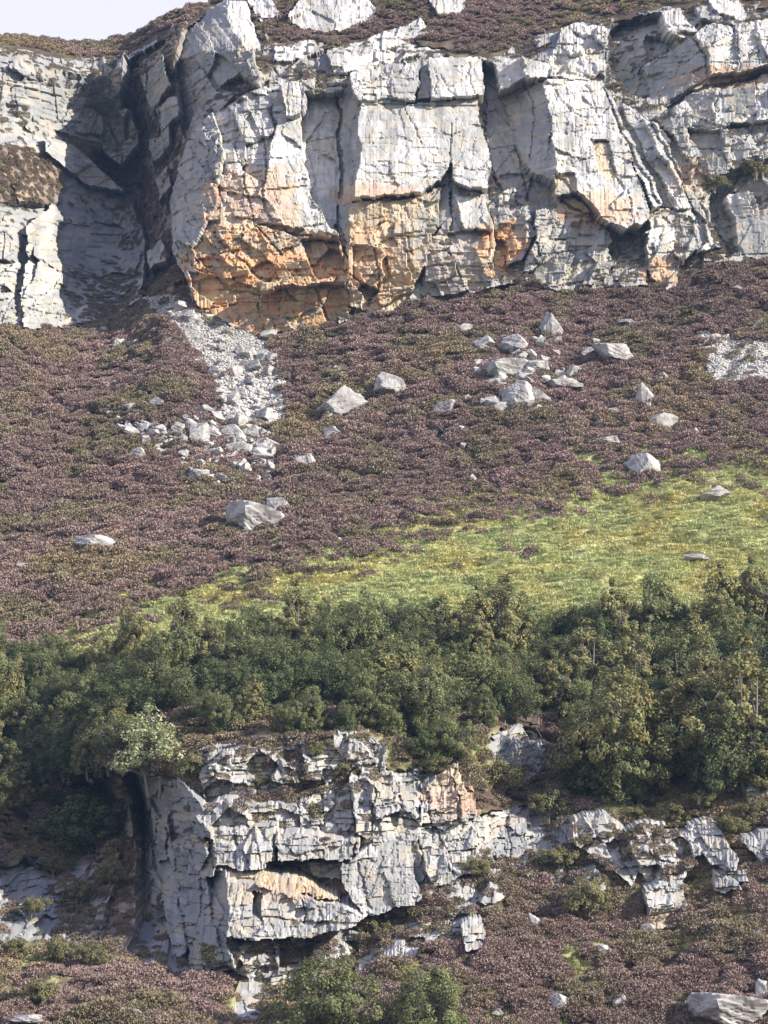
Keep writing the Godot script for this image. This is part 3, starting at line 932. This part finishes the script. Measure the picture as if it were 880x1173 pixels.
func upper_crags() -> Array:
	var V := -99.0
	return [
		crag([-120, 58, 0, 52, 110, 44, 200, 26, 250, 12, 300, 40, 340, 60, 480, 60, 560, 66, 640, 34, 700, 20, 760, 8, 1000, 0, 1000, 300, 880, 299, 820, 303, 770, 325, 720, 323, 660, 335, 600, 325, 530, 338, 470, 345, 420, 362, 360, 378, 300, 383, 240, 365, 190, 331, 130, 349, 60, 369, 0, 373, -120, 368], 0.1, 0, 0, 1.2, 0.1, 1.0, 1, 0.9),
		# far left
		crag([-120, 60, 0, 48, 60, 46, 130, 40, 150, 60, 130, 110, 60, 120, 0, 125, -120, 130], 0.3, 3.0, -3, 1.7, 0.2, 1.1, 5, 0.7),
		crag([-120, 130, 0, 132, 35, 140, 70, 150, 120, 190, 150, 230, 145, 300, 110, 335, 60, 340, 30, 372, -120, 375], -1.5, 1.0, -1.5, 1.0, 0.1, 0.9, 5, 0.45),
		crag([-40, 262, 12, 256, 14, 374, -40, 374], 1.6, -1.0, -1, 1.5, 0.0, 0.9, 4, 0.1),
		crag([34, 138, 60, 140, 112, 164, 122, 186, 72, 178, 38, 162], 3.0, -1.0, 0, 1.2, 0, 0.8, 4),
		crag([24, 262, 40, 216, 52, 232, 46, 262, 58, 300, 54, 330, 63, 372, 24, 374, 20, 320], 2.2, -1.0, -1, 1.5, 0.0, 0.9, 4),
		crag([14, 262, 20, 262, 21, 374, 12, 374], -2.5, 0, 0, 0.6, 0, 1.0, 1),
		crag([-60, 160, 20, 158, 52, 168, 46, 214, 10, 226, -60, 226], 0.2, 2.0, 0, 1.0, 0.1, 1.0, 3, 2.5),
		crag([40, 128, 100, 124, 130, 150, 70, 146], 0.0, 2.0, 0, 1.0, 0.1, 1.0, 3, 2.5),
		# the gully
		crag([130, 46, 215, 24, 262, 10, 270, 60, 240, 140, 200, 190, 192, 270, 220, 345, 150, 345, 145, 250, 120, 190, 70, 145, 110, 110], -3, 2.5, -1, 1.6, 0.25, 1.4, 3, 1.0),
		crag([148, 62, 178, 52, 190, 88, 160, 100], 0.8, 1.0, 0, 1.3, 0.2, 1.3, 1, 0.1),
		crag([166, 100, 194, 96, 200, 120, 172, 128], 0.6, 0, 0, 1.2, 0.2, 1.2, 1, 0.1),
		crag([96, 96, 126, 90, 134, 130, 108, 148, 88, 138], 1.0, 1.0, 0, 1.3, 0.2, 1.4, 1, 0.1),
		crag([150, 132, 184, 128, 186, 152, 154, 156], 0.8, 0, 0, 1.2, 0.2, 1.0, 1, 0.1),
		crag([160, 178, 180, 172, 184, 200, 166, 208], 0.6, 0, 0, 1.3, 0.2, 1.0, 1, 0.2),
		crag([150, 268, 176, 262, 182, 290, 158, 296], 0.6, 0, 0, 1.3, 0.2, 1.0, 1, 0.2),
		# dark western side of the upper buttress
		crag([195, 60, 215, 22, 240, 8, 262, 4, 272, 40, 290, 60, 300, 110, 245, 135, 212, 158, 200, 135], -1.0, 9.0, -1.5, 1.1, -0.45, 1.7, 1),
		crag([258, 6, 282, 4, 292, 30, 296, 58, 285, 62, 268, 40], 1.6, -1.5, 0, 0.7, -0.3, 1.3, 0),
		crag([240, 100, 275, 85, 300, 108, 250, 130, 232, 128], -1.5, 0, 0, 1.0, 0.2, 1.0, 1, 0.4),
		# top rocks and terraces
		crag([330, 22, 345, -2, 420, -4, 432, 18, 420, 28, 386, 36, 352, 38], 0.8, -0.8, -1.5, 0.7, -0.4, 0.7, 0),
		crag([282, 2, 310, -2, 320, 22, 300, 26], 0.8, -1, -1, 0.7, -0.4, 0.9, 0),
		crag([488, -4, 534, -4, 535, 18, 500, 18], 0.9, -1, -1, 0.8, 0, 0.8, 0),
		crag([315, 55, 345, 48, 372, 50, 372, 60, 330, 72, 316, 70], 0.5, -0.5, -2, 1.0, 0, 0.7, 0, 0.2),
		crag([375, 62, 410, 48, 440, 40, 480, 24, 492, 36, 470, 50, 520, 50, 525, 56, 470, 66, 440, 74, 400, 82, 380, 84], 0.6, -0.8, -2, 1.1, 0.1, 0.6, 0, 0.12),
		# left buttress, "elephant" head
		crag([190, 205, 215, 152, 245, 131, 282, 108, 330, 95, 360, 95, 378, 120, 388, 262, 398, 300, 402, 345, 380, 378, 300, 385, 240, 368, 224, 342, 194, 282, 190, 240], 3.6, 1.6, 2.2, 1.15, -0.25, 0.9, 0),
		crag([188, 205, 215, 152, 245, 131, 258, 180, 250, 240, 222, 285, 194, 282, 188, 240], 3.2, 5.0, 2.2, 1.2, -0.3, 1.4, 1),
		crag([325, 98, 360, 95, 362, 140, 330, 142], 3.9, -0.4, 2, 0.3, 0, 0.8, 0),
		crag([318, 142, 352, 148, 348, 190, 356, 228, 375, 262, 330, 268, 305, 230, 312, 190], 4.4, -1.0, 2.0, 0.35, -0.2, 0.6, 0),
		crag([352, 110, 388, 105, 389, 274, 376, 262, 358, 226, 348, 190, 346, 150], 0.0, -1.5, 2.0, 0.45, -0.1, 1.4, 0),
		# orange undercut
		crag([196, 282, 222, 285, 250, 262, 300, 262, 340, 266, 388, 276, 400, 300, 402, 330, 330, 325, 290, 330, 250, 322, 226, 312], 3.9, 0.6, -3.0, 1.25, -0.5, 0.6, 2),
		crag([216, 312, 260, 322, 300, 332, 302, 384, 240, 368, 224, 342], 1.8, 1.0, -3.0, 0.7, -0.3, 1.0, 2),
		crag([300, 340, 340, 332, 398, 330, 402, 347, 380, 378, 300, 385], 3.0, 0, -1.0, 0.9, 0, 0.9, 2),
		crag([345, 280, 388, 278, 396, 318, 365, 322], 1.6, 0, 0, 1.2, -0.2, 0.6, 2),
		# main central face
		crag([384, 116, 400, 92, 414, 84, 414, 128, 412, 290, 398, 300, 388, 270], 2.2, 13.0, 2.0, 0.5, 0, 1.4, 1),
		crag([400, 92, 416, 78, 478, 76, 478, 104, 474, 122, 410, 126], 4.6, -0.4, 2.0, 0.55, 0, 0.6, 0),
		crag([478, 84, 492, 82, 494, 118, 478, 118], 3.2, 3.0, 1.0, 0.6, 0, 1, 1),
		crag([488, 74, 550, 72, 554, 120, 494, 122], 4.7, -0.6, 2.0, 0.22, 0, 0.9, 0),
		crag([412, 124, 545, 121, 556, 170, 560, 200, 554, 232, 500, 214, 480, 230, 408, 235, 412, 190], 5.4, -0.5, 2.4, 0.24, -0.1, 0.8, 0),
		crag([404, 236, 480, 231, 510, 214, 504, 250, 492, 290, 470, 342, 440, 360, 400, 352, 398, 300], 4.2, -0.4, -1.5, 0.75, -0.2, 0.8, 6),
		crag([504, 214, 514, 196, 518, 268, 500, 262], 3.3, 3.0, 0, 0.6, 0, 1.0, 1),
		crag([516, 216, 556, 228, 560, 250, 566, 276, 560, 330, 520, 338, 482, 338, 490, 290, 506, 262, 518, 268], 3.0, -0.6, -0.5, 0.95, -0.3, 0.9, 4, 0.03),
		crag([518, 228, 556, 236, 563, 270, 530, 265], 4.2, -0.8, 0, 0.4, -0.2, 0.8, 0),
		crag([405, 288, 440, 286, 450, 330, 420, 345, 404, 330], 3.2, 0.5, -1.5, 1.3, -0.3, 0.7, 2),
		# recess between the two faces
		crag([550, 72, 575, 74, 600, 130, 620, 190, 640, 240, 610, 255, 570, 225, 558, 190, 552, 130], -2.2, 1.0, 2.0, 0.7, -0.3, 1.3, 1),
		crag([566, 72, 596, 70, 602, 92, 576, 106], 2.0, 4.0, 1.0, 0.5, -0.2, 0.8, 0),
		crag([578, 106, 604, 95, 624, 98, 634, 170, 636, 216, 606, 200, 590, 160], 1.6, 12.0, 2.0, 0.45, -0.1, 1.4, 1),
		crag([562, 225, 590, 215, 606, 240, 612, 270, 600, 300, 580, 305, 566, 280], 1.8, -0.6, 0, 1.2, 0, 1.6, 4, 0.1),
		crag([566, 276, 580, 280, 578, 308, 562, 304], 0.2, 0, 0, 0.8, 0, 1, 2),
		# second face
		crag([594, 72, 625, 74, 640, 94, 604, 98], 3.8, -0.6, 0.5, 0.7, 0, 0.7, 0),
		crag([622, 100, 640, 92, 690, 92, 700, 120, 712, 170, 735, 226, 742, 252, 720, 270, 690, 262, 662, 230, 636, 205, 630, 160], 4.4, -1.4, 2.2, 0.45, -0.25, 0.55, 0),
		crag([640, 36, 660, 30, 695, 34, 696, 70, 690, 92, 640, 90, 625, 76], 1.5, -1.0, -2.0, 1.3, -0.5, 1.3, 0, 0.05),
		crag([676, 168, 692, 166, 702, 206, 700, 212, 684, 205], 3.9, -1, 2, 0.3, 0, 0.8, 6),
		crag([632, 206, 655, 208, 655, 226, 634, 228], 4.4, 0, 2.0, 0.3, 0, 0.8, 6),
		crag([634, 229, 655, 227, 690, 262, 692, 268, 660, 258, 638, 244], 2.4, 0, -2, 0.7, 0, 0.5, 6),
		crag([612, 246, 640, 240, 664, 252, 694, 268, 702, 296, 694, 318, 652, 338, 620, 328, 602, 312, 612, 280], 2.6, -0.6, -0.5, 1.2, 0.2, 0.8, 4, 0.04),
		# leaning ribs
		crag([690, 98, 702, 104, 732, 170, 758, 238, 748, 250, 738, 226, 714, 170], 3.2, -1.5, 2.0, 0.6, -0.55, 1.5, 0),
		crag([702, 112, 714, 118, 748, 180, 772, 240, 758, 240, 730, 180], 0.8, 0, 1.5, 0.6, -0.5, 1.5, 1),
		crag([712, 120, 730, 128, 770, 190, 800, 250, 822, 280, 800, 292, 776, 250, 740, 180], 2.4, -1.2, 1.5, 0.75, -0.55, 1.2, 0),
		crag([734, 140, 752, 146, 764, 180, 786, 216, 778, 222, 752, 180], 3.4, -1.5, 1.0, 0.7, -0.5, 1.0, 0),
		crag([766, 160, 776, 168, 800, 230, 812, 262, 800, 256, 780, 216], 0.6, 0, 1, 0.7, -0.5, 1.5, 1),
		crag([740, 246, 790, 238, 812, 276, 780, 300, 745, 285], 2.0, -0.6, 0, 0.9, -0.2, 0.8, 4, 0.15),
		crag([736, 266, 768, 264, 774, 326, 760, 332, 742, 312], 2.8, -1.6, 0.5, 0.7, 0, 0.9, 0),
		crag([694, 282, 722, 262, 738, 270, 742, 330, 705, 330], -1.5, 2.0, 0, 1.3, 0.2, 0.8, 1, 0.25),
		# right, upper alcove and blocks
		crag([700, 30, 720, 16, 755, 14, 770, 30, 780, 60, 770, 100, 745, 112, 720, 106, 704, 80], -4.0, 1.0, -1.0, 1.0, 0.5, 0.9, 1, 0.1),
		crag([742, 70, 790, 42, 812, 80, 812, 92, 770, 112, 748, 108], 0.0, 4.5, 1.0, 0.7, 0.5, 0.7, 1),
		crag([756, 18, 776, 10, 800, 40, 790, 44, 765, 40], 1.0, -1.0, -1.0, 0.8, -0.4, 1.0, 0),
		crag([792, 40, 812, 30, 842, 34, 842, 82, 814, 90, 806, 62], 1.8, -0.8, 1.0, 0.7, 0, 0.9, 0),
		crag([840, 30, 900, 20, 1000, 10, 1000, 78, 880, 78, 842, 84], 2.0, -0.6, 1.0, 0.9, 0.1, 0.8, 0),
		crag([806, 0, 840, -2, 856, 22, 850, 32, 832, 28, 812, 14], 1.0, -1, -1, 0.9, -0.5, 0.9, 0),
		crag([760, 118, 812, 92, 900, 76, 1000, 60, 1000, 84, 880, 90, 812, 106, 770, 122], -0.6, 0, 0, 1.0, 0.0, 0.5, 1),
		crag([770, 122, 812, 106, 880, 90, 1000, 84, 1000, 140, 880, 142, 830, 146, 790, 148, 770, 136], 1.4, -0.6, 1.0, 0.9, 0, 0.8, 0),
		crag([785, 110, 815, 106, 818, 138, 792, 140], 0.7, 3.0, 0.5, 0.4, 0, 1, 1),
		crag([838, 100, 864, 92, 866, 132, 842, 136], 0.6, 3.5, 0.5, 0.3, 0, 1, 1),
		crag([750, 130, 780, 136, 840, 148, 880, 144, 1000, 142, 1000, 175, 880, 178, 842, 188, 815, 208, 790, 190, 770, 160], 0.8, -0.6, 0, 1.1, -0.3, 1.0, 4, 0.05),
		crag([786, 150, 826, 150, 824, 175, 838, 205, 822, 206, 804, 180], 0.4, 3.0, 0, 0.5, -0.3, 1.2, 1),
		crag([820, 205, 845, 190, 880, 180, 1000, 176, 1000, 240, 880, 236, 845, 240, 850, 290, 830, 282, 815, 250], -1.8, 1.5, -0.5, 1.2, 0.3, 1.0, 1, 0.3),
		crag([836, 222, 856, 216, 872, 244, 850, 252, 838, 240], 1.0, -1.0, -0.5, 0.9, 0, 0.9, 0),
		crag([842, 246, 880, 238, 1000, 236, 1000, 300, 880, 300, 848, 292], 1.4, -0.3, 1.0, 0.2, 0, 0.9, 1),
	]

func upper_cracks() -> Array:
	return [[[389, 108, 391, 200, 388, 262, 397, 312], 5.0, 3.0], [[513, 196, 516, 268], 2.5, 2.0], [[552, 72, 556, 120, 562, 190, 575, 215], 2.5, 1.6], [[690, 100, 702, 130, 722, 180, 740, 215, 752, 240], 3.5, 2.0], [[745, 148, 765, 190, 790, 235, 800, 262], 3.5, 1.6],
		[[765, 120, 812, 99, 880, 84, 960, 70], 3.0, 2.0], [[405, 235, 440, 232, 480, 231, 508, 216], 3.0, 1.6], [[410, 172, 470, 176, 545, 178], 1.3, 0.35], [[412, 197, 553, 201], 1.3, 0.4], [[408, 213, 500, 211, 556, 213], 1.5, 0.4], [[464, 130, 474, 150, 482, 172], 1.5, 0.6], [[515, 150, 517, 175, 514, 196], 1.6, 0.8], [[440, 128, 455, 140], 1.3, 0.5],
		[[632, 207, 655, 228], 2.5, 1.0], [[638, 230, 662, 244, 690, 262], 3.5, 2.0], [[674, 166, 694, 166], 3.0, 1.4], [[636, 110, 650, 130, 672, 138], 1.5, 0.7], [[668, 98, 680, 130, 684, 142], 1.6, 0.7], [[640, 150, 700, 152], 1.3, 0.4], [[634, 180, 676, 182], 1.2, 0.35], [[696, 190, 712, 230, 720, 262], 2.0, 0.9],
		[[300, 262, 345, 275, 396, 282], 2.5, 1.2], [[250, 270, 275, 300, 310, 326, 345, 345], 2.5, 1.1], [[300, 342, 302, 382], 2.5, 1.2], [[362, 335, 366, 350, 378, 372], 2.0, 0.9], [[225, 300, 262, 332, 300, 340], 2.0, 0.9], [[300, 150, 308, 190, 304, 240, 320, 280], 2.2, 1.1], [[268, 165, 284, 220, 294, 262, 328, 298], 2.2, 1.1], [[240, 185, 256, 240], 2.0, 0.8], [[330, 98, 332, 142], 1.5, 0.6], [[346, 96, 347, 140], 1.4, 0.5], [[325, 118, 360, 117], 1.2, 0.4],
		[[430, 290, 436, 330, 420, 350], 2.2, 1.2], [[440, 280, 465, 276, 470, 300], 2.0, 0.8], [[402, 320, 420, 332], 3.0, 1.5], [[494, 86, 500, 118], 1.4, 0.5], [[520, 84, 536, 82, 540, 118], 1.4, 0.5], [[500, 92, 512, 110, 520, 118], 1.4, 0.5], [[440, 80, 446, 100, 444, 120], 1.5, 0.6], [[408, 102, 474, 98], 1.4, 0.5],
		[[604, 96, 612, 140, 606, 190], 2.0, 0.9], [[585, 130, 596, 180, 606, 230], 2.2, 1.0], [[820, 206, 815, 250, 845, 288], 4.0, 2.0], [[806, 62, 812, 90], 1.6, 0.7], [[842, 36, 843, 82], 2.0, 0.9], [[862, 30, 866, 78], 1.6, 0.6], [[820, 108, 822, 144], 1.6, 0.7], [[866, 94, 868, 140], 2.0, 0.9], [[790, 148, 842, 146, 880, 143], 1.8, 0.8],
		[[60, 235, 100, 250, 132, 240], 1.6, 0.5], [[60, 292, 100, 296, 112, 304, 140, 302], 2.2, 0.9], [[110, 200, 112, 240], 1.6, 0.5], [[100, 100, 104, 132], 3.0, 1.5], [[600, 262, 620, 300], 2.0, 1.0]]

func lower_cracks() -> Array:
	return [[[252, 987, 320, 992, 345, 1001], 3.5, 1.6], [[408, 952, 405, 980], 2.5, 1.0], [[318, 940, 316, 990], 2.5, 1.0], [[322, 979, 400, 981], 3.0, 1.4], [[262, 1063, 345, 1065, 405, 1053], 3.5, 1.2], [[480, 958, 490, 1012], 2.5, 1.0], [[430, 900, 428, 960], 2.5, 0.9], [[402, 898, 408, 955], 2.5, 1.0], [[270, 946, 274, 986], 2.0, 0.6], [[294, 945, 300, 986], 2.0, 0.6], [[340, 918, 342, 948], 2.0, 0.7], [[370, 910, 372, 950], 2.0, 0.7], [[440, 930, 470, 935, 520, 930], 2.0, 0.8], [[490, 905, 496, 960], 2.5, 0.9], [[520, 880, 526, 940], 2.5, 0.9], [[350, 1022, 352, 1050], 2.0, 0.8], [[410, 985, 424, 1035], 2.0, 0.6], [[500, 950, 520, 1000], 2.0, 0.8],
		[[270, 1080, 330, 1084, 380, 1080], 2.5, 0.9], [[586, 945, 588, 995], 2.5, 0.8], [[560, 966, 612, 968], 2.5, 0.8], [[700, 945, 722, 1005], 3.0, 1.0], [[742, 940, 750, 1010], 2.5, 0.8], [[720, 975, 780, 985], 2.5, 0.8], [[40, 1030, 46, 1095], 3.0, 1.0], [[84, 1035, 88, 1098], 3.0, 1.0]]

func lower_crags() -> Array:
	return [
		crag([225, 858, 300, 842, 400, 834, 440, 850, 440, 880, 500, 880, 535, 870, 545, 930, 612, 935, 620, 1000, 560, 1040, 470, 1062, 420, 1086, 340, 1122, 270, 1118, 240, 960], 0.2, 0, 0, 1.0, 0.1, 0.9, 4, 0.5),
		crag([-100, 1010, 0, 1010, 40, 1026, 128, 1030, 136, 1104, 0, 1100, -100, 1100], -2.0, 1.5, -3.0, 1.9, 0.3, 0.9, 5, 0.3),
		crag([44, 905, 80, 885, 128, 886, 146, 898, 150, 1102, 104, 1104, 112, 1010, 95, 975, 60, 940], -2.6, 2.0, 0, 1.0, 0.5, 0.8, 3, 0.4),
		crag([118, 892, 150, 885, 200, 890, 252, 930, 258, 985, 266, 990, 262, 1060, 274, 1104, 215, 1120, 150, 1104, 134, 1000], -0.9, 8.5, -1.5, 1.1, -0.15, 1.4, 5, 0.12),
		crag([150, 905, 175, 900, 185, 960, 215, 1090, 196, 1098, 176, 1030, 158, 960], -2.0, 8.5, 0, 1.0, -0.2, 1.5, 5),
		crag([200, 1030, 240, 1010, 252, 1060, 262, 1098, 222, 1108], 1.4, 5.0, 0, 0.8, -0.1, 1.8, 5),
		crag([236, 862, 285, 850, 342, 880, 346, 896, 270, 898, 242, 885], 1.0, -0.6, -1, 1.0, 0, 0.8, 4, 0.1),
		crag([346, 846, 395, 836, 432, 850, 432, 876, 352, 882], 1.0, -0.6, -1, 0.9, 0, 0.7, 4, 0.06),
		crag([224, 926, 260, 912, 330, 918, 402, 898, 410, 960, 320, 950, 248, 948], 1.2, -0.3, -0.8, 1.0, -0.1, 0.8, 4, 0.06),
		crag([246, 946, 320, 940, 316, 988, 250, 990], 2.4, -0.3, 0.5, 0.7, 0, 1.0, 4),
		crag([318, 948, 410, 956, 410, 980, 322, 978], 2.9, -0.4, 0.5, 0.4, 0, 0.7, 4),
		crag([306, 980, 404, 980, 394, 1024, 352, 1012, 306, 997], -0.3, 1.0, 0, 0.7, 0, 0.7, 5),
		crag([352, 988, 392, 984, 394, 1004, 362, 1004], 1.1, 0, 0, 0.4, 0.2, 0.8, 5),
		crag([258, 986, 268, 985, 340, 998, 390, 1022, 350, 1016, 264, 1000], 2.6, -0.3, 5.0, 0.3, 0, 0.8, 6),
		crag([264, 998, 300, 1004, 345, 1016, 392, 1026, 422, 1038, 404, 1052, 345, 1064, 263, 1062], 3.7, -0.3, 0.6, 0.5, 0, 0.8, 4),
		crag([240, 1000, 264, 988, 264, 1062, 246, 1050], 2.2, 12.0, 0, 0.5, 0, 1.8, 5),
		crag([294, 1010, 304, 1014, 304, 1042, 296, 1036], 2.7, 6.0, 0, 0.2, 0, 1, 5),
		crag([392, 980, 430, 960, 480, 958, 484, 1024, 450, 1036, 424, 1042, 396, 1012], 2.2, -0.9, 0.8, 0.35, 0.1, 1.1, 4),
		crag([402, 885, 440, 900, 480, 905, 482, 960, 430, 962, 408, 952], 1.6, -0.6, -0.5, 0.9, 0, 1.0, 4, 0.05),
		crag([482, 900, 520, 872, 532, 900, 538, 944, 562, 962, 542, 1000, 490, 1012, 482, 960], 1.4, -0.8, -0.4, 0.9, 0.1, 0.9, 4, 0.04),
		crag([470, 965, 480, 960, 494, 1010, 482, 1020], 0.6, 4.0, 0, 0.4, -0.2, 1.5, 5),
		crag([562, 948, 606, 946, 608, 996, 568, 988], -0.3, 3.0, 0, 0.8, 0, 0.7, 5),
		crag([266, 1062, 350, 1066, 400, 1060, 424, 1074, 380, 1100, 330, 1124, 300, 1172, 262, 1172, 276, 1120], 1.7, -0.4, -0.6, 1.2, 0.1, 0.7, 4, 0.2),
		crag([400, 1075, 470, 1055, 540, 1040, 556, 1075, 470, 1104, 410, 1112], 0.8, -0.5, -0.5, 1.3, 0.2, 0.8, 4, 0.35),
		crag([526, 1050, 548, 1046, 558, 1066, 552, 1082, 530, 1084], 1.6, -2.5, 0, 0.6, 0, 1.0, 4),
		# right outcrop
		crag([654, 938, 690, 924, 716, 950, 734, 990, 722, 1012, 690, 988, 660, 966], 1.7, -1.2, -0.4, 0.9, -0.4, 1.3, 4, 0.06),
		crag([712, 950, 742, 934, 760, 940, 752, 962, 780, 966, 790, 985, 776, 1008, 744, 1012, 730, 990], 1.6, -0.6, -0.4, 1.1, -0.4, 0.9, 4, 0.3),
		crag([782, 940, 812, 936, 842, 976, 838, 994, 810, 988], 1.7, -0.8, 0, 0.8, -0.4, 1.1, 4),
		crag([735, 1012, 778, 1008, 786, 1040, 776, 1062, 742, 1064], 2.4, -1.2, 0.6, 0.5, 0, 1.2, 4),
		crag([756, 952, 788, 946, 802, 972, 772, 988], 1.5, -1.0, 0, 1.0, -0.3, 1.0, 4, 0.1),
		crag([654, 1000, 682, 990, 692, 1016, 664, 1024], 1.0, -0.8, 0, 1.0, 0, 1.0, 5, 0.2),
		crag([812, 996, 850, 990, 860, 1014, 820, 1018], 0.8, -0.8, 0, 1.0, 0, 0.8, 4, 0.2),
		crag([620, 940, 652, 936, 656, 985, 626, 992], 0.6, 1.0, 0, 1.2, 0.1, 1.2, 5, 0.2),
		crag([846, 958, 866, 948, 940, 950, 980, 960, 980, 1004, 880, 1000], 1.5, -0.6, 0, 0.7, -0.3, 1.0, 4, 0.06),
		crag([852, 900, 880, 888, 940, 890, 940, 930, 860, 930], 0.8, 0, 0, 0.9, 0, 1.0, 4, 0.15),
		# gully rocks among the trees
		crag([556, 850, 600, 840, 632, 858, 634, 890, 606, 908, 572, 892], 0.3, 1.0, -0.5, 0.9, 0.1, 1.1, 5, 0.04),
		crag([494, 794, 546, 794, 550, 814, 510, 822], 1.6, -0.5, 0, 0.7, 0, 0.5, 6, 0.0),
		crag([606, 800, 632, 800, 630, 840, 608, 838], 0.6, 1.0, 0, 0.5, 0.1, 1.2, 3, 0.1),
		crag([612, 930, 652, 925, 662, 990, 640, 1020, 618, 1000], -0.2, 1.5, 0, 0.9, 0.1, 1.3, 5, 0.1),
	]

func _ready() -> void:
	rng.seed = 20240
	rnd.resize(65536)
	for i in 65536: rnd[i] = rng.randf()
	for k in [[n_a, 3, 0.02, 3], [n_b, 11, 0.05, 3], [n_c, 29, 0.06, 2]]:
		k[0].seed = k[1]
		k[0].frequency = k[2]
		k[0].noise_type = FastNoiseLite.TYPE_SIMPLEX_SMOOTH
		k[0].fractal_octaves = k[3]
	var bx := X0
	while bx <= X1:
		var c := PackedFloat32Array()
		for t in prof: c.append(lerp_table(t, bx))
		cols.append(c)
		bx += 4

	# ---- camera
	var cam := Camera3D.new()
	cam.name = "camera"
	add_child(cam)
	cam.position = EYE
	cam.rotation_degrees = Vector3(PITCH, 0, 0)
	cam.fov = rad_to_deg(2.0 * atan(586.5 / FOCAL))
	cam.near = 0.5
	cam.far = 4000.0
	cam.current = true
	# ---- sky, sun, exposure
	var env := Environment.new()
	env.background_mode = Environment.BG_SKY
	var sky := Sky.new()
	var sm := ProceduralSkyMaterial.new()
	sm.sky_top_color = Color(0.10, 0.27, 0.68)
	sm.sky_horizon_color = Color(0.79, 0.785, 0.785)
	sm.sky_curve = 1.2
	sm.ground_bottom_color = Color(0.25, 0.26, 0.2)
	sm.ground_horizon_color = Color(0.6, 0.62, 0.62)
	sm.sun_angle_max = 1.0
	sky.sky_material = sm
	env.sky = sky
	env.tonemap_mode = Environment.TONE_MAPPER_LINEAR
	env.tonemap_exposure = 2.05
	env.fog_enabled = true
	env.fog_density = 0.00014
	env.fog_light_color = Color(0.62, 0.78, 1.0)
	env.sdfgi_enabled = true
	env.ssao_enabled = true
	env.ssil_enabled = true
	var we := WorldEnvironment.new()
	we.name = "world_environment"
	we.environment = env
	add_child(we)
	var sun := DirectionalLight3D.new()
	sun.name = "sun"
	add_child(sun)
	sun.look_at_from_position(Vector3(0.80, 0.44, 0.38) * 100.0, Vector3.ZERO)
	sun.light_energy = 1.6
	sun.light_color = Color(1.0, 0.96, 0.90)
	sun.light_angular_distance = 0.5
	sun.shadow_enabled = true

	# ---- cliffs and ground
	cliff("cliff", upper_crags(), upper_cracks(), -120, -6, 1000, 392, 1.5, 11.6, 2.9, 1, [[290, 330, 116, 52, 0.75], [425, 300, 52, 50, 0.45], [430, 228, 60, 12, 0.5], [575, 285, 30, 35, 0.8], [680, 245, 50, 22, 0.5], [756, 312, 22, 22, 0.6], [520, 300, 40, 40, 0.15], [290, 240, 60, 50, 0.45], [790, 205, 30, 20, 0.3], [830, 90, 60, 12, 0.4]], 7, 48.0, "broad pale quartzite cliff with rusty orange base below the skyline")
	cliff("cliff", lower_crags(), lower_cracks(), -100, 770, 980, 1176, 1.6, 18.6, 1.75, 91, [[520, 905, 40, 30, 0.4], [525, 806, 40, 20, 0.6], [330, 1010, 60, 14, 0.3], [760, 1050, 30, 14, 0.3]], 3, 30.0, "low grey broken cliff below the belt of trees")
	build_ground()
	rock_mat = matte(0.92)
	for k in 14: stones.append(stone_mesh(600 + k, 4 + k % 5, 4, 0.05))
	build_trees()
	build_cover()
	build_boulders()
	build_scree()
	print("done ", Time.get_ticks_msec())
